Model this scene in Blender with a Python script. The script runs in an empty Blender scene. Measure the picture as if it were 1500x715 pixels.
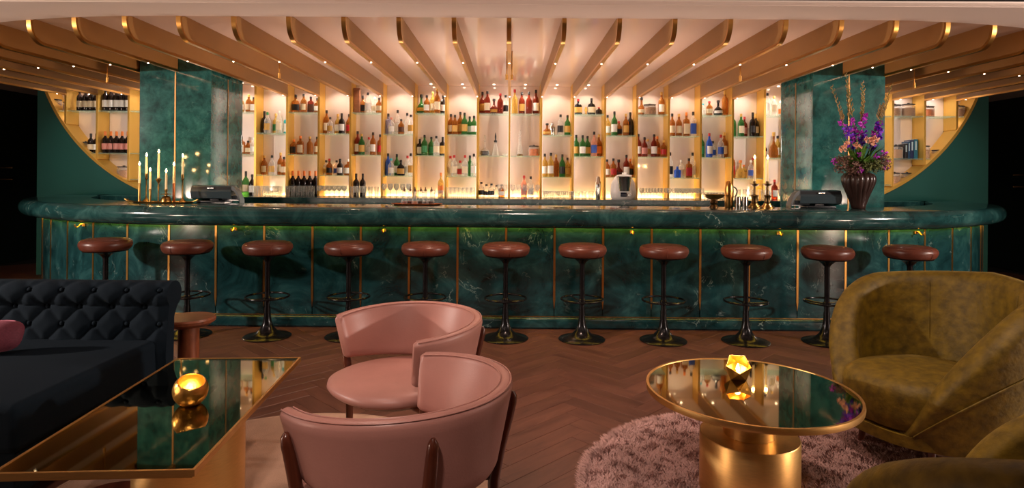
import bpy, bmesh, math, random
from mathutils import Vector, Matrix
random.seed(7)
R = math.radians
PI = math.pi
SC = bpy.context.scene
COL = SC.collection

# ------------------------------------------------------------------ camera
cam_d = bpy.data.cameras.new('camera')
cam = bpy.data.objects.new('camera', cam_d)
COL.objects.link(cam)
cam_d.sensor_width = 36.0
cam_d.lens = 900 / 1500 * 36.0
cam_d.shift_x = 0.0045
cam_d.shift_y = -0.0663
cam_d.clip_start = 0.05
cam.matrix_world = Matrix.Translation((0, 0, 1.35)) @ Matrix.Rotation(R(0.3), 4, 'Z') @ Matrix.Rotation(R(90), 4, 'X') @ Matrix.Rotation(R(0.42), 4, 'Z')
SC.camera = cam

# ------------------------------------------------------------------ world, exposure
w = bpy.data.worlds.new('world')
SC.world = w
w.use_nodes = True
w.node_tree.nodes['Background'].inputs[0].default_value = (1.0, 0.72, 0.6, 1)
w.node_tree.nodes['Background'].inputs[1].default_value = 0.012
SC.view_settings.view_transform = 'Standard'
SC.view_settings.look = 'None'
SC.view_settings.gamma = 1
SC.view_settings.use_curve_mapping = False
SC.view_settings.exposure = 0.22

# ------------------------------------------------------------------ room lamps and added fill lights
def light(kind, name, loc, target, power, color, size=0.2, size_y=None, angle=None, blend=0.4):
    d = bpy.data.lights.new(name, kind)
    d.energy = power
    d.color = color
    if kind == 'AREA':
        d.shape = 'RECTANGLE' if size_y else 'DISK'
        d.size = size
        if size_y: d.size_y = size_y
    else:
        d.shadow_soft_size = size
    if kind == 'SPOT':
        d.spot_size = angle
        d.spot_blend = blend
    o = bpy.data.objects.new(name, d)
    COL.objects.link(o)
    o.location = loc
    if target is not None:
        o.rotation_euler = (Vector(target) - Vector(loc)).to_track_quat('-Z', 'Y').to_euler()
    return o

# two spotlights on the side walls of the lounge throw the stool shadows on the bar front
light('SPOT', 'side_spot_light', (-6.9, 2.2, 2.2), (-1.8, 5.5, 0.9), 900, (1.0, 0.84, 0.74), 0.10, angle=R(80), blend=0.7)
light('SPOT', 'side_spot_light', (6.9, 2.2, 2.2), (1.8, 5.5, 0.9), 900, (1.0, 0.84, 0.74), 0.10, angle=R(80), blend=0.7)
# ceiling downlights of the lounge
light('SPOT', 'overhead_spot', (-0.9, 2.0, 2.68), (-0.55, 2.6, 0.4), 60, (1.0, 0.76, 0.64), 0.09, angle=R(95), blend=0.9)
light('SPOT', 'overhead_spot', (1.4, 2.2, 2.68), (1.4, 2.6, 0.2), 75, (1.0, 0.74, 0.62), 0.09, angle=R(95), blend=0.9)
light('SPOT', 'overhead_spot', (-2.4, 1.8, 2.68), (-2.2, 2.8, 0.4), 25, (1.0, 0.76, 0.66), 0.09, angle=R(90), blend=0.9)
light('SPOT', 'overhead_spot', (0.1, 3.9, 2.68), (0.1, 4.3, 0.0), 170, (1.0, 0.68, 0.52), 0.09, angle=R(110), blend=0.9)
# added point fills, unseen at the room sides: soft light on ceiling and fins
light('POINT', 'lounge_fill', (-6.3, 0.2, 0.75), None, 220, (1.0, 0.72, 0.56), 0.25)
light('POINT', 'lounge_fill', (6.3, 0.2, 0.75), None, 220, (1.0, 0.72, 0.56), 0.25)
light('SPOT', 'overhead_spot', (-0.5, 0.1, 2.68), (-0.35, 1.75, 0.55), 150, (1.0, 0.78, 0.68), 0.09, angle=R(60), blend=0.9)  # added fill spot above the camera, brightens the front tub chair's back
light('SPOT', 'overhead_spot', (1.9, 1.2, 2.68), (1.8, 2.5, 0.5), 50, (1.0, 0.80, 0.62), 0.09, angle=R(70), blend=0.9)
# added fill, hidden behind the counter, shining up on ceiling and fins
light('AREA', 'bar_well_fill', (0, 6.10, 0.97), (0, 6.10, 3.0), 66, (1.0, 0.74, 0.60), 5.9, 0.28)

# ------------------------------------------------------------------ materials
MATS = {}
def nodes_of(m):
    m.use_nodes = True
    nt = m.node_tree
    return nt, nt.nodes['Principled BSDF']

def plain(name, col, rough=0.5, metal=0.0, spec=0.5, var=0.0, scale=8.0, bump=0.0, bscale=60.0, coat=0.0, trans=0.0, ior=1.45, emit=None, sheen=0.0, stretch=None, obj_random=False):
    m = bpy.data.materials.new(name)
    nt, b = nodes_of(m)
    N, L = nt.nodes.new, nt.links.new
    b.inputs['Base Color'].default_value = (*col, 1)
    b.inputs['Roughness'].default_value = rough
    b.inputs['Metallic'].default_value = metal
    b.inputs['Specular IOR Level'].default_value = spec
    b.inputs['Coat Weight'].default_value = coat
    b.inputs['Coat Roughness'].default_value = 0.08
    b.inputs['Transmission Weight'].default_value = trans
    b.inputs['IOR'].default_value = ior
    if sheen:
        b.inputs['Sheen Weight'].default_value = sheen
        b.inputs['Sheen Roughness'].default_value = 0.4
        b.inputs['Sheen Tint'].default_value = (*[min(1, c * 3 + .1) for c in col], 1)
    if emit:
        b.inputs['Emission Color'].default_value = (*emit[0], 1)
        b.inputs['Emission Strength'].default_value = emit[1]
    if var or bump:
        tc = N('ShaderNodeTexCoord')
        vec = tc.outputs['Object']
        if obj_random:
            oi = N('ShaderNodeObjectInfo')
            g = N('ShaderNodeNewGeometry')
            mu = N('ShaderNodeVectorMath'); mu.operation = 'SCALE'
            mu.inputs[0].default_value = (37, 19, 53)
            L(oi.outputs['Random'], mu.inputs['Scale'])
            ad = N('ShaderNodeVectorMath'); ad.operation = 'ADD'
            L(g.outputs['Position'], ad.inputs[0]); L(mu.outputs[0], ad.inputs[1])
            vec = ad.outputs[0]
        if stretch:
            mp = N('ShaderNodeMapping'); mp.inputs['Scale'].default_value = stretch
            L(vec, mp.inputs[0]); vec = mp.outputs[0]
        if var:
            n = N('ShaderNodeTexNoise'); n.inputs['Scale'].default_value = scale; n.inputs['Detail'].default_value = 5
            L(vec, n.inputs['Vector'])
            r = N('ShaderNodeValToRGB')
            r.color_ramp.elements[0].position = 0.3; r.color_ramp.elements[1].position = 0.72
            r.color_ramp.elements[0].color = (*[max(0, c * (1 - var)) for c in col], 1)
            r.color_ramp.elements[1].color = (*[min(1, c * (1 + var)) for c in col], 1)
            L(n.outputs['Fac'], r.inputs[0]); L(r.outputs[0], b.inputs['Base Color'])
        if bump:
            n2 = N('ShaderNodeTexNoise'); n2.inputs['Scale'].default_value = bscale; n2.inputs['Detail'].default_value = 4
            L(vec, n2.inputs['Vector'])
            bp = N('ShaderNodeBump'); bp.inputs['Strength'].default_value = bump; bp.inputs['Distance'].default_value = 0.01
            L(n2.outputs['Fac'], bp.inputs['Height']); L(bp.outputs[0], b.inputs['Normal'])
    MATS[name] = m
    return m

def marble(name, dark, mid, lite, vein, rough=0.16, vamt=1.0, sc=3.2, dist=1.1):
    m = bpy.data.materials.new(name)
    nt, b = nodes_of(m)
    N, L = nt.nodes.new, nt.links.new
    oi = N('ShaderNodeObjectInfo'); g = N('ShaderNodeNewGeometry')
    mu = N('ShaderNodeVectorMath'); mu.operation = 'SCALE'; mu.inputs[0].default_value = (37, 19, 53)
    L(oi.outputs['Random'], mu.inputs['Scale'])
    ad = N('ShaderNodeVectorMath'); ad.operation = 'ADD'
    L(g.outputs['Position'], ad.inputs[0]); L(mu.outputs[0], ad.inputs[1])
    vec = ad.outputs[0]
    n1 = N('ShaderNodeTexNoise'); n1.inputs['Scale'].default_value = sc; n1.inputs['Detail'].default_value = 9; n1.inputs['Roughness'].default_value = 0.68; n1.inputs['Distortion'].default_value = dist
    L(vec, n1.inputs['Vector'])
    r1 = N('ShaderNodeValToRGB')
    e = r1.color_ramp.elements
    e[0].position = 0.34; e[0].color = (*dark, 1)
    e[1].position = 0.70; e[1].color = (*lite, 1)
    e2 = e.new(0.52); e2.color = (*mid, 1)
    L(n1.outputs['Fac'], r1.inputs[0])
    # veins: thin ridges of a second distorted noise, broken up by a third
    n2 = N('ShaderNodeTexNoise'); n2.inputs['Scale'].default_value = 2.3; n2.inputs['Detail'].default_value = 7; n2.inputs['Roughness'].default_value = 0.6; n2.inputs['Distortion'].default_value = 2.2
    L(vec, n2.inputs['Vector'])
    r2 = N('ShaderNodeValToRGB')
    q = r2.color_ramp.elements
    q[0].position = 0.491; q[0].color = (0, 0, 0, 1)
    q[1].position = 0.509; q[1].color = (0, 0, 0, 1)
    q2 = q.new(0.5); q2.color = (1, 1, 1, 1)
    L(n2.outputs['Fac'], r2.inputs[0])
    n3 = N('ShaderNodeTexNoise'); n3.inputs['Scale'].default_value = 4.5; n3.inputs['Detail'].default_value = 3
    L(vec, n3.inputs['Vector'])
    r3 = N('ShaderNodeValToRGB'); r3.color_ramp.elements[0].position = 0.56; r3.color_ramp.elements[1].position = 0.72
    L(n3.outputs['Fac'], r3.inputs[0])
    mm = N('ShaderNodeMath'); mm.operation = 'MULTIPLY'
    L(r2.outputs[0], mm.inputs[0]); L(r3.outputs[0], mm.inputs[1])
    mv = N('ShaderNodeMath'); mv.operation = 'MULTIPLY'; mv.inputs[1].default_value = vamt
    L(mm.outputs[0], mv.inputs[0])
    mx = N('ShaderNodeMix'); mx.data_type = 'RGBA'
    L(mv.outputs[0], mx.inputs['Factor']); L(r1.outputs[0], mx.inputs['A'])
    mx.inputs['B'].default_value = (*vein, 1)
    L(mx.outputs['Result'], b.inputs['Base Color'])
    b.inputs['Roughness'].default_value = rough
    b.inputs['Specular IOR Level'].default_value = 0.55
    MATS[name] = m
    return m

def wood(name, c1, c2, rough=0.4, scale=(1, 1, 1), ring=9.0, island=False, coat=0.0):
    m = bpy.data.materials.new(name)
    nt, b = nodes_of(m)
    N, L = nt.nodes.new, nt.links.new
    tc = N('ShaderNodeTexCoord'); oi = N('ShaderNodeObjectInfo'); g = N('ShaderNodeNewGeometry')
    sm = N('ShaderNodeMath'); sm.operation = 'ADD'
    L(oi.outputs['Random'], sm.inputs[0]); L(g.outputs['Random Per Island'], sm.inputs[1])
    mu = N('ShaderNodeVectorMath'); mu.operation = 'SCALE'; mu.inputs[0].default_value = (31, 17, 23)
    L(sm.outputs[0], mu.inputs['Scale'])
    ad = N('ShaderNodeVectorMath'); ad.operation = 'ADD'
    L(tc.outputs['Object'], ad.inputs[0]); L(mu.outputs[0], ad.inputs[1])
    mp = N('ShaderNodeMapping'); mp.inputs['Scale'].default_value = scale
    L(ad.outputs[0], mp.inputs[0])
    n = N('ShaderNodeTexNoise'); n.inputs['Scale'].default_value = ring; n.inputs['Detail'].default_value = 7; n.inputs['Roughness'].default_value = 0.65; n.inputs['Distortion'].default_value = 0.6
    L(mp.outputs[0], n.inputs['Vector'])
    r = N('ShaderNodeValToRGB')
    r.color_ramp.elements[0].position = 0.32; r.color_ramp.elements[0].color = (*c1, 1)
    r.color_ramp.elements[1].position = 0.70; r.color_ramp.elements[1].color = (*c2, 1)
    L(n.outputs['Fac'], r.inputs[0])
    fr = N('ShaderNodeMath'); fr.operation = 'FRACT'
    L(sm.outputs[0], fr.inputs[0])
    mr = N('ShaderNodeMapRange'); mr.inputs['To Min'].default_value = 0.80; mr.inputs['To Max'].default_value = 1.14
    L(fr.outputs[0], mr.inputs['Value'])
    vm = N('ShaderNodeVectorMath'); vm.operation = 'SCALE'
    L(r.outputs[0], vm.inputs[0]); L(mr.outputs[0], vm.inputs['Scale'])
    L((vm if island else r).outputs[0], b.inputs['Base Color'])
    b.inputs['Roughness'].default_value = rough
    b.inputs['Coat Weight'].default_value = coat
    bp = N('ShaderNodeBump'); bp.inputs['Strength'].default_value = 0.05; bp.inputs['Distance'].default_value = 0.003
    L(n.outputs['Fac'], bp.inputs['Height']); L(bp.outputs[0], b.inputs['Normal'])
    MATS[name] = m
    return m

marble('marble', (0.003, 0.015, 0.017), (0.009, 0.043, 0.047), (0.026, 0.090, 0.092), (0.36, 0.50, 0.46), vamt=0.7)
marble('marble_top', (0.004, 0.018, 0.019), (0.012, 0.050, 0.049), (0.040, 0.110, 0.102), (0.50, 0.62, 0.52), rough=0.13, vamt=0.8)
marble('marble_pillar', (0.006, 0.036, 0.034), (0.016, 0.085, 0.078), (0.034, 0.140, 0.122), (0.10, 0.24, 0.20), rough=0.10, vamt=0.6, sc=8.5, dist=0.25)
plain('green_paint', (0.014, 0.100, 0.086), 0.5, var=0.05, scale=2)
plain('dark_paint', (0.004, 0.012, 0.010), 0.6)
plain('black_gap', (0.004, 0.004, 0.004), 0.8)
plain('room_plaster', (0.16, 0.10, 0.08), 0.8)
plain('ceiling_gloss', (0.80, 0.60, 0.50), 0.09, spec=0.6)
plain('soffit', (0.86, 0.70, 0.61), 0.7)
plain('fin_paint', (0.33, 0.160, 0.046), 0.45, var=0.06, scale=3)
plain('brass', (0.62, 0.33, 0.09), 0.30, 1.0)
plain('brass_line', (0.36, 0.19, 0.06), 0.5, 0.7)
plain('brass_satin', (0.78, 0.48, 0.17), 0.38, 1.0, var=0.08, scale=30, stretch=(1, 1, 14))
plain('brass_old', (0.36, 0.21, 0.06), 0.34, 1.0, var=0.25, scale=25)
plain('bronze_dark', (0.14, 0.085, 0.035), 0.35, 1.0, var=0.3, scale=25)
plain('gold_frame', (0.70, 0.41, 0.08), 0.42, 0.5)
plain('gold_leaf', (0.85, 0.48, 0.12), 0.32, 1.0, bump=0.25, bscale=40)
plain('mirror_bronze', (0.27, 0.22, 0.11), 0.03, 1.0)
plain('back_panel', (0.80, 0.66, 0.58), 0.3, spec=0.5)
def add_mirror(name, fac, rough):
    nt = MATS[name].node_tree
    g = nt.nodes.new('ShaderNodeBsdfGlossy'); g.inputs['Roughness'].default_value = rough; g.inputs['Color'].default_value = (0.9, 0.88, 0.85, 1)
    mx = nt.nodes.new('ShaderNodeMixShader'); mx.inputs[0].default_value = fac
    nt.links.new(nt.nodes['Principled BSDF'].outputs[0], mx.inputs[1]); nt.links.new(g.outputs[0], mx.inputs[2])
    nt.links.new(mx.outputs[0], nt.nodes['Material Output'].inputs['Surface'])
add_mirror('back_panel', 0.28, 0.06)
def thin_glass(name, tint, body, fac, rough=0.05):
    """light passes straight through, tinted; the rest is a glossy coloured body"""
    m = bpy.data.materials.new(name)
    nt, b = nodes_of(m)
    N, L = nt.nodes.new, nt.links.new
    b.inputs['Base Color'].default_value = (*body, 1)
    b.inputs['Roughness'].default_value = rough
    tr_ = N('ShaderNodeBsdfTransparent'); tr_.inputs[0].default_value = (*tint, 1)
    fr = N('ShaderNodeLayerWeight'); fr.inputs['Blend'].default_value = 0.25
    mr = N('ShaderNodeMapRange'); mr.inputs['To Min'].default_value = fac; mr.inputs['To Max'].default_value = min(1, fac + 0.55)
    L(fr.outputs['Facing'], mr.inputs['Value'])
    mx = N('ShaderNodeMixShader')
    L(mr.outputs[0], mx.inputs[0]); L(tr_.outputs[0], mx.inputs[1]); L(b.outputs[0], mx.inputs[2])
    L(mx.outputs[0], nt.nodes['Material Output'].inputs['Surface'])
    MATS[name] = m
thin_glass('shelf_glass', (0.93, 0.98, 0.96), (0.62, 0.86, 0.76), 0.16)
thin_glass('glassware', (0.96, 0.97, 0.96), (0.85, 0.85, 0.82), 0.10)
plain('black_metal', (0.012, 0.011, 0.012), 0.22, 0.6, spec=0.6)
plain('brown_leather', (0.115, 0.031, 0.018), 0.34, var=0.22, scale=9, bump=0.08, bscale=140)
plain('pink_leather', (0.40, 0.185, 0.150), 0.40, var=0.10, scale=5, bump=0.06, bscale=160)
plain('navy_cloth', (0.0085, 0.0155, 0.0235), 0.9, spec=0.10, sheen=0.03, bump=0.25, bscale=420)
plain('pink_velvet', (0.20, 0.042, 0.065), 0.75, sheen=0.5, var=0.2, scale=14)
plain('olive_velvet', (0.150, 0.090, 0.004), 0.60, sheen=0.2, var=0.42, scale=24, bump=0.3, bscale=40)
plain('mauve_pile', (0.46, 0.28, 0.25), 0.9, var=0.15, scale=9)
plain('beige_rug', (0.42, 0.27, 0.19), 0.95, var=0.08, scale=14, bump=0.4, bscale=260)
wood('parquet', (0.064, 0.022, 0.013), (0.124, 0.047, 0.028), 0.46, (2.2, 14, 8), 1.3, island=True)
wood('dark_red_wood', (0.055, 0.012, 0.006), (0.14, 0.034, 0.014), 0.3, (9, 9, 1.2), 3.0, coat=0.3)
wood('table_wood', (0.12, 0.030, 0.012), (0.30, 0.085, 0.032), 0.35, (2, 12, 2), 2.5, coat=0.2)
wood('box_wood', (0.20, 0.07, 0.03), (0.32, 0.13, 0.06), 0.5, (4, 4, 14), 2.0)
plain('wax', (0.80, 0.62, 0.34), 0.5, emit=((1.0, 0.6, 0.2), 0.12))  # faint emission puts candle glow into the wax itself
plain('flame', (1, 0.8, 0.4), 0.5, emit=((1.0, 0.62, 0.22), 60.0))
plain('led_warm', (1, 0.8, 0.5), 0.5, emit=((1.0, 0.66, 0.28), 95.0))
plain('led_white', (1, 0.9, 0.8), 0.5, emit=((1.0, 0.83, 0.72), 1.35))
plain('led_green', (1, 0.9, 0.4), 0.5, emit=((1.0, 0.60, 0.05), 16.0))
plain('led_dot', (1, 0.9, 0.8), 0.5, emit=((1.0, 0.82, 0.62), 9.0))
plain('steel', (0.62, 0.60, 0.57), 0.16, 1.0)
plain('white_plastic', (0.82, 0.80, 0.78), 0.3)
plain('till_plastic', (0.022, 0.038, 0.046), 0.30, spec=0.6)
plain('till_dark', (0.008, 0.010, 0.013), 0.35)
plain('screen_off', (0.01, 0.015, 0.03), 0.08)
plain('pottery', (0.030, 0.014, 0.011), 0.30, spec=0.6, var=0.2, scale=8)
plain('copper_tray', (0.55, 0.16, 0.05), 0.3, 0.9)
plain('stem', (0.10, 0.15, 0.025), 0.6, var=0.3, scale=20)
plain('bud_stem', (0.26, 0.15, 0.045), 0.6, var=0.4, scale=30)
plain('leaf', (0.10, 0.22, 0.030), 0.5, var=0.35, scale=20)
plain('petal_magenta', (0.42, 0.012, 0.46), 0.55, var=0.25, scale=30)
plain('petal_violet', (0.14, 0.018, 0.50), 0.55, var=0.3, scale=30)
plain('petal_peach', (0.82, 0.42, 0.27), 0.6, var=0.15, scale=30)
plain('hydrangea', (0.20, 0.105, 0.075), 0.8, var=0.75, scale=45)
plain('hydrangea_green', (0.13, 0.15, 0.045), 0.8, var=0.7, scale=45)
plain('jar_lid', (0.012, 0.011, 0.012), 0.35)
plain('jar_food', (0.45, 0.22, 0.09), 0.8, var=0.5, scale=120)
plain('jar_orange', (0.72, 0.17, 0.02), 0.7, var=0.5, scale=120)
plain('book_blue', (0.012, 0.06, 0.14), 0.5)
plain('book_navy', (0.010, 0.022, 0.09), 0.5)
plain('book_dark', (0.02, 0.02, 0.026), 0.5)
plain('book_teal', (0.012, 0.13, 0.20), 0.5)
plain('paper', (0.8, 0.78, 0.7), 0.8)
plain('spine_print', (0.45, 0.6, 0.65), 0.6)
GL = {'a': ('amber', (0.50, 0.19, 0.035)), 'r': ('ruby', (0.30, 0.045, 0.02)), 'c': ('clear', (0.95, 0.95, 0.92)),
      'g': ('green', (0.07, 0.27, 0.07)), 'y': ('golden', (0.72, 0.50, 0.13)), 'b': ('blue', (0.06, 0.18, 0.75)),
      'v': ('violet', (0.42, 0.42, 0.62)), 'p': ('rose', (0.92, 0.50, 0.36)), 't': ('turquoise', (0.05, 0.55, 0.60)), 'o': ('orange', (0.90, 0.30, 0.04))}
for k, (n_, c_) in GL.items():
    thin_glass('glass_' + k, [min(1, c ** 0.55) for c in c_], c_, 0.30 if k != 'c' else 0.14)
GL['d'] = ('dark', (0.014, 0.008, 0.006)); plain('glass_d', (0.014, 0.008, 0.006), 0.08)
GL['k'] = ('black', (0.006, 0.006, 0.007)); plain('glass_k', (0.006, 0.006, 0.007), 0.15)
CC = {'k': ('black', (0.012, 0.010, 0.010)), 'r': ('red', (0.45, 0.02, 0.02)), 'y': ('gold', (0.62, 0.36, 0.08)), 'w': ('white', (0.80, 0.78, 0.72)),
      'o': ('orange', (0.75, 0.20, 0.03)), 'b': ('blue', (0.03, 0.09, 0.42)), 'g': ('green', (0.03, 0.22, 0.07)), 'd': ('brown', (0.09, 0.035, 0.018)),
      't': ('turquoise', (0.03, 0.42, 0.50)), 'p': ('pink', (0.60, 0.24, 0.20)), 'l': ('cream', (0.74, 0.62, 0.42))}
for k, (n_, c_) in CC.items():
    plain('flat_' + k, c_, 0.45)

# ------------------------------------------------------------------ mesh helpers
def mesh(name, V, F, smooth=40):
    me = bpy.data.meshes.new(name)
    me.from_pydata([tuple(v) for v in V], [], [tuple(f) for f in F])
    if smooth is not None:
        me.polygons.foreach_set('use_smooth', [True] * len(me.polygons))
        me.set_sharp_from_angle(angle=R(smooth))
    me.update()
    return me

def link(name, me, mat=None, parent=None, loc=(0, 0, 0), rot=(0, 0, 0)):
    if mat is not None and len(me.materials) == 0:
        me.materials.append(MATS[mat])
    o = bpy.data.objects.new(name, me)
    COL.objects.link(o)
    o.location = loc
    o.rotation_euler = rot
    if parent is not None: o.parent = parent
    return o

def tag(o, label, cat, group=None):
    o['label'] = label
    o['category'] = cat
    if group: o['group'] = group
    return o

def thing(name, label, cat, loc=(0, 0, 0), rz=0.0, group=None):
    o = bpy.data.objects.new(name, None)
    COL.objects.link(o)
    o.empty_display_size = 0.1
    o.location = loc
    o.rotation_euler = (0, 0, rz)
    return tag(o, label, cat, group)

def struct(o):
    o['kind'] = 'structure'
    return o

def copy_tree(o, parent=None):
    c = o.copy(); COL.objects.link(c)
    if parent is not None:
        c.parent = parent
    for ch in list(o.children): copy_tree(ch, c)
    return c

class MB:
    def __init__(s): s.V = []; s.F = []
    def add(s, V, F):
        n = len(s.V); s.V += [tuple(v) for v in V]; s.F += [tuple(i + n for i in f) for f in F]; return s
    def box(s, x0, x1, y0, y1, z0, z1):
        return s.add([(x0, y0, z0), (x1, y0, z0), (x1, y1, z0), (x0, y1, z0), (x0, y0, z1), (x1, y0, z1), (x1, y1, z1), (x0, y1, z1)],
                     [(0, 3, 2, 1), (4, 5, 6, 7), (0, 1, 5, 4), (1, 2, 6, 5), (2, 3, 7, 6), (3, 0, 4, 7)])
    def lathe(s, prof, n=24, c=(0, 0, 0), sx=1.0, sy=1.0, power=None):
        """prof: (r, z) list bottom to top; r=0 ends close with a point"""
        rings = []; V = []; F = []
        for r, z in prof:
            if r < 1e-6:
                rings.append([len(V)]); V.append((c[0], c[1], c[2] + z))
            else:
                ids = []
                for i in range(n):
                    a = 2 * PI * (i + 0.5) / n
                    ca, sa = math.cos(a), math.sin(a)
                    k = 1.0
                    if power: k = (abs(ca) ** power + abs(sa) ** power) ** (-1.0 / power)
                    ids.append(len(V)); V.append((c[0] + r * ca * k * sx, c[1] + r * sa * k * sy, c[2] + z))
                rings.append(ids)
        for a, b in zip(rings, rings[1:]):
            if len(a) == 1 and len(b) == 1: continue
            if len(a) == 1:
                for i in range(n): F.append((a[0], b[(i + 1) % n], b[i]))
            elif len(b) == 1:
                for i in range(n): F.append((a[i], a[(i + 1) % n], b[0]))
            else:
                for i in range(n): F.append((a[i], a[(i + 1) % n], b[(i + 1) % n], b[i]))
        return s.add(V, F)
    def tube(s, pts, rad, n=8, caps=True, closed=False):
        pts = [Vector(p) for p in pts]
        m = len(pts)
        if not isinstance(rad, (list, tuple)): rad = [rad] * m
        V = []; F = []
        up = None
        for i, p in enumerate(pts):
            if closed: t = pts[(i + 1) % m] - pts[i - 1]
            else: t = pts[min(i + 1, m - 1)] - pts[max(i - 1, 0)]
            t.normalize()
            if up is None:
                up = Vector((0, 0, 1)) if abs(t.z) < 0.9 else Vector((1, 0, 0))
            a = t.cross(up)
            if a.length < 1e-5: a = t.orthogonal()
            a.normalize(); b = a.cross(t); b.normalize(); up = b
            for j in range(n):
                q = 2 * PI * j / n
                V.append(p + (a * math.cos(q) + b * math.sin(q)) * rad[i])
        for i in range(m if closed else m - 1):
            k = (i + 1) % m
            for j in range(n):
                F.append((i * n + j, i * n + (j + 1) % n, k * n + (j + 1) % n, k * n + j))
        if caps and not closed:
            F.append(tuple(range(n - 1, -1, -1))); F.append(tuple((m - 1) * n + j for j in range(n)))
        return s.add(V, F)
    def sweep(s, rows, closed_loop=True, caps=True, ring=False):
        """rows: list of equal-length point lists"""
        m = len(rows); n = len(rows[0]); V = [p for r_ in rows for p in r_]; F = []
        for i in range(m if ring else m - 1):
            k = (i + 1) % m
            for j in range(n if closed_loop else n - 1):
                q = (j + 1) % n
                F.append((i * n + j, k * n + j, k * n + q, i * n + q))
        if caps and not ring:
            F.append(tuple(range(n))); F.append(tuple((m - 1) * n + j for j in range(n - 1, -1, -1)))
        return s.add(V, F)
    def me(s, name, smooth=40, fix=True):
        m_ = mesh(name, s.V, s.F, None)
        if fix:
            bm = bmesh.new(); bm.from_mesh(m_)
            bmesh.ops.recalc_face_normals(bm, faces=bm.faces)
            bm.to_mesh(m_); bm.free()
        if smooth is not None:
            m_.polygons.foreach_set('use_smooth', [True] * len(m_.polygons))
            m_.set_sharp_from_angle(angle=R(smooth))
        m_.update()
        return m_
    def obj(s, name, mat, parent=None, smooth=40, loc=(0, 0, 0), rot=(0, 0, 0)):
        return link(name, s.me(name, smooth), mat, parent, loc, rot)

def rbox_me(name, x0, x1, y0, y1, z0, z1, bev=0.01, seg=3):
    m_ = MB().box(x0, x1, y0, y1, z0, z1).me(name, None)
    bm = bmesh.new(); bm.from_mesh(m_)
    bmesh.ops.bevel(bm, geom=bm.edges[:], offset=bev, segments=seg, profile=0.5, affect='EDGES')
    bm.to_mesh(m_); bm.free()
    m_.polygons.foreach_set('use_smooth', [True] * len(m_.polygons))
    m_.set_sharp_from_angle(angle=R(50 if seg > 1 else 20))
    return m_

def rbox(name, dims, mat, parent=None, bev=0.01, seg=3, loc=(0, 0, 0), rot=(0, 0, 0)):
    return link(name, rbox_me(name, *dims, bev=bev, seg=seg), mat, parent, loc, rot)

ORD = ['first', 'second', 'third', 'fourth', 'fifth', 'sixth', 'seventh', 'eighth', 'ninth', 'tenth', 'eleventh', 'twelfth', 'thirteenth', 'fourteenth']

# ================================================================== THE SETTING
ZC = 2.57        # lacquered ceiling over the bar
S = 0.42         # spacing of fins and shelf dividers
X0 = -0.02       # centre line
YB = 8.10        # front of the shelving
YR = 8.34        # back of the shelving

# floor: base slab + herringbone planks
floor = struct(MB().box(-7.6, 7.6, -1.6, 10.2, -0.06, -0.012).obj('floor', 'black_gap', None, None))
PW, PN = 0.115, 5
PL = PW * PN
pm_h = rbox_me('plank', 0.0005, PL - 0.0005, 0.0005, PW - 0.0005, -0.014, 0.0, bev=0.0012, seg=1)
pm_h.materials.append(MATS['parquet'])
c45, s45 = math.cos(R(45)), math.sin(R(45))
spots = []
rng = 75
for y in range(-rng, rng):
    for m_ in range(-12, 13):
        spots.append(((y + 2 * PN * m_) * PW, y * PW, 0))
        spots.append((y * PW, (y - 2 * PN + 1 + 2 * PN * m_) * PW, 1))
vis = []
for u, v, k in spots:
    cu, cv = (u + PL / 2, v + PW / 2) if k == 0 else (u + PW / 2, v + PL / 2)
    X, Y = c45 * cu - s45 * cv, s45 * cu + c45 * cv + 4.0
    if -7.2 < X < 7.2 and -1.2 < Y < 9.8:
        seen = Y > 2.45 and abs(X) < 0.86 * Y + 0.2 and Y < 5.6
        # skip what rugs, sofa and base hide
        hid = (X < -1.95 and Y < 3.5) or (X + 1.0) ** 2 + (Y - 2.5) ** 2 < 0.75 or (X - 1.22) ** 2 + (Y - 2.55) ** 2 < 0.7 or Y > 5.45
        vis.append(((0 if seen and not hid else 1), Y, u, v, k))
vis.sort()
stuff = MB()
for i, (h, Y, u, v, k) in enumerate(vis):
    if i < 296:
        a = R(45) + (PI / 2 if k else 0)
        ou, ov = (u, v) if k == 0 else (u + PW, v)
        link('plank', pm_h, None, floor, (c45 * ou - s45 * ov, s45 * ou + c45 * ov + 4.0, random.uniform(-0.0006, 0.0)), (0, 0, a))
    else:
        g = 0.0006
        x1, y1 = (PL, PW) if k == 0 else (PW, PL)
        q = [(u + g, v + g), (u + x1 - g, v + g), (u + x1 - g, v + y1 - g), (u + g, v + y1 - g)]
        pts = [(c45 * a_ - s45 * b_, s45 * a_ + c45 * b_ + 4.0) for a_, b_ in q]
        stuff.add([(p[0], p[1], -0.014) for p in pts] + [(p[0], p[1], 0.0) for p in pts], [(4, 5, 6, 7), (0, 1, 5, 4), (1, 2, 6, 5), (2, 3, 7, 6), (3, 0, 4, 7)])
st = stuff.obj('planks', 'parquet', floor, None)
st['kind'] = 'stuff'

# walls
struct(MB().box(-7.7, -7.5, -1.6, 10.2, 0, 3.0).obj('wall_left', 'dark_paint', None, None))
struct(MB().box(7.5, 7.7, -1.6, 10.2, 0, 3.0).obj('wall_right', 'dark_paint', None, None))
struct(MB().box(-7.7, 7.7, -1.8, -1.6, 0, 3.0).obj('wall_front', 'room_plaster', None, None))
wf = struct(MB().box(-7.7, 7.7, 10.0, 10.2, 0, 3.0).obj('wall_far', 'dark_paint', None, None))
for z in (1.25, 1.42):
    rbox('panel_moulding', (7.25, 7.5, 8.9, 8.93, z - 0.012, z + 0.012), 'bronze_dark', wf, bev=0.004)
    rbox('panel_moulding', (-7.5, -7.25, 8.9, 8.93, z - 0.012, z + 0.012), 'bronze_dark', wf, bev=0.004)

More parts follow.
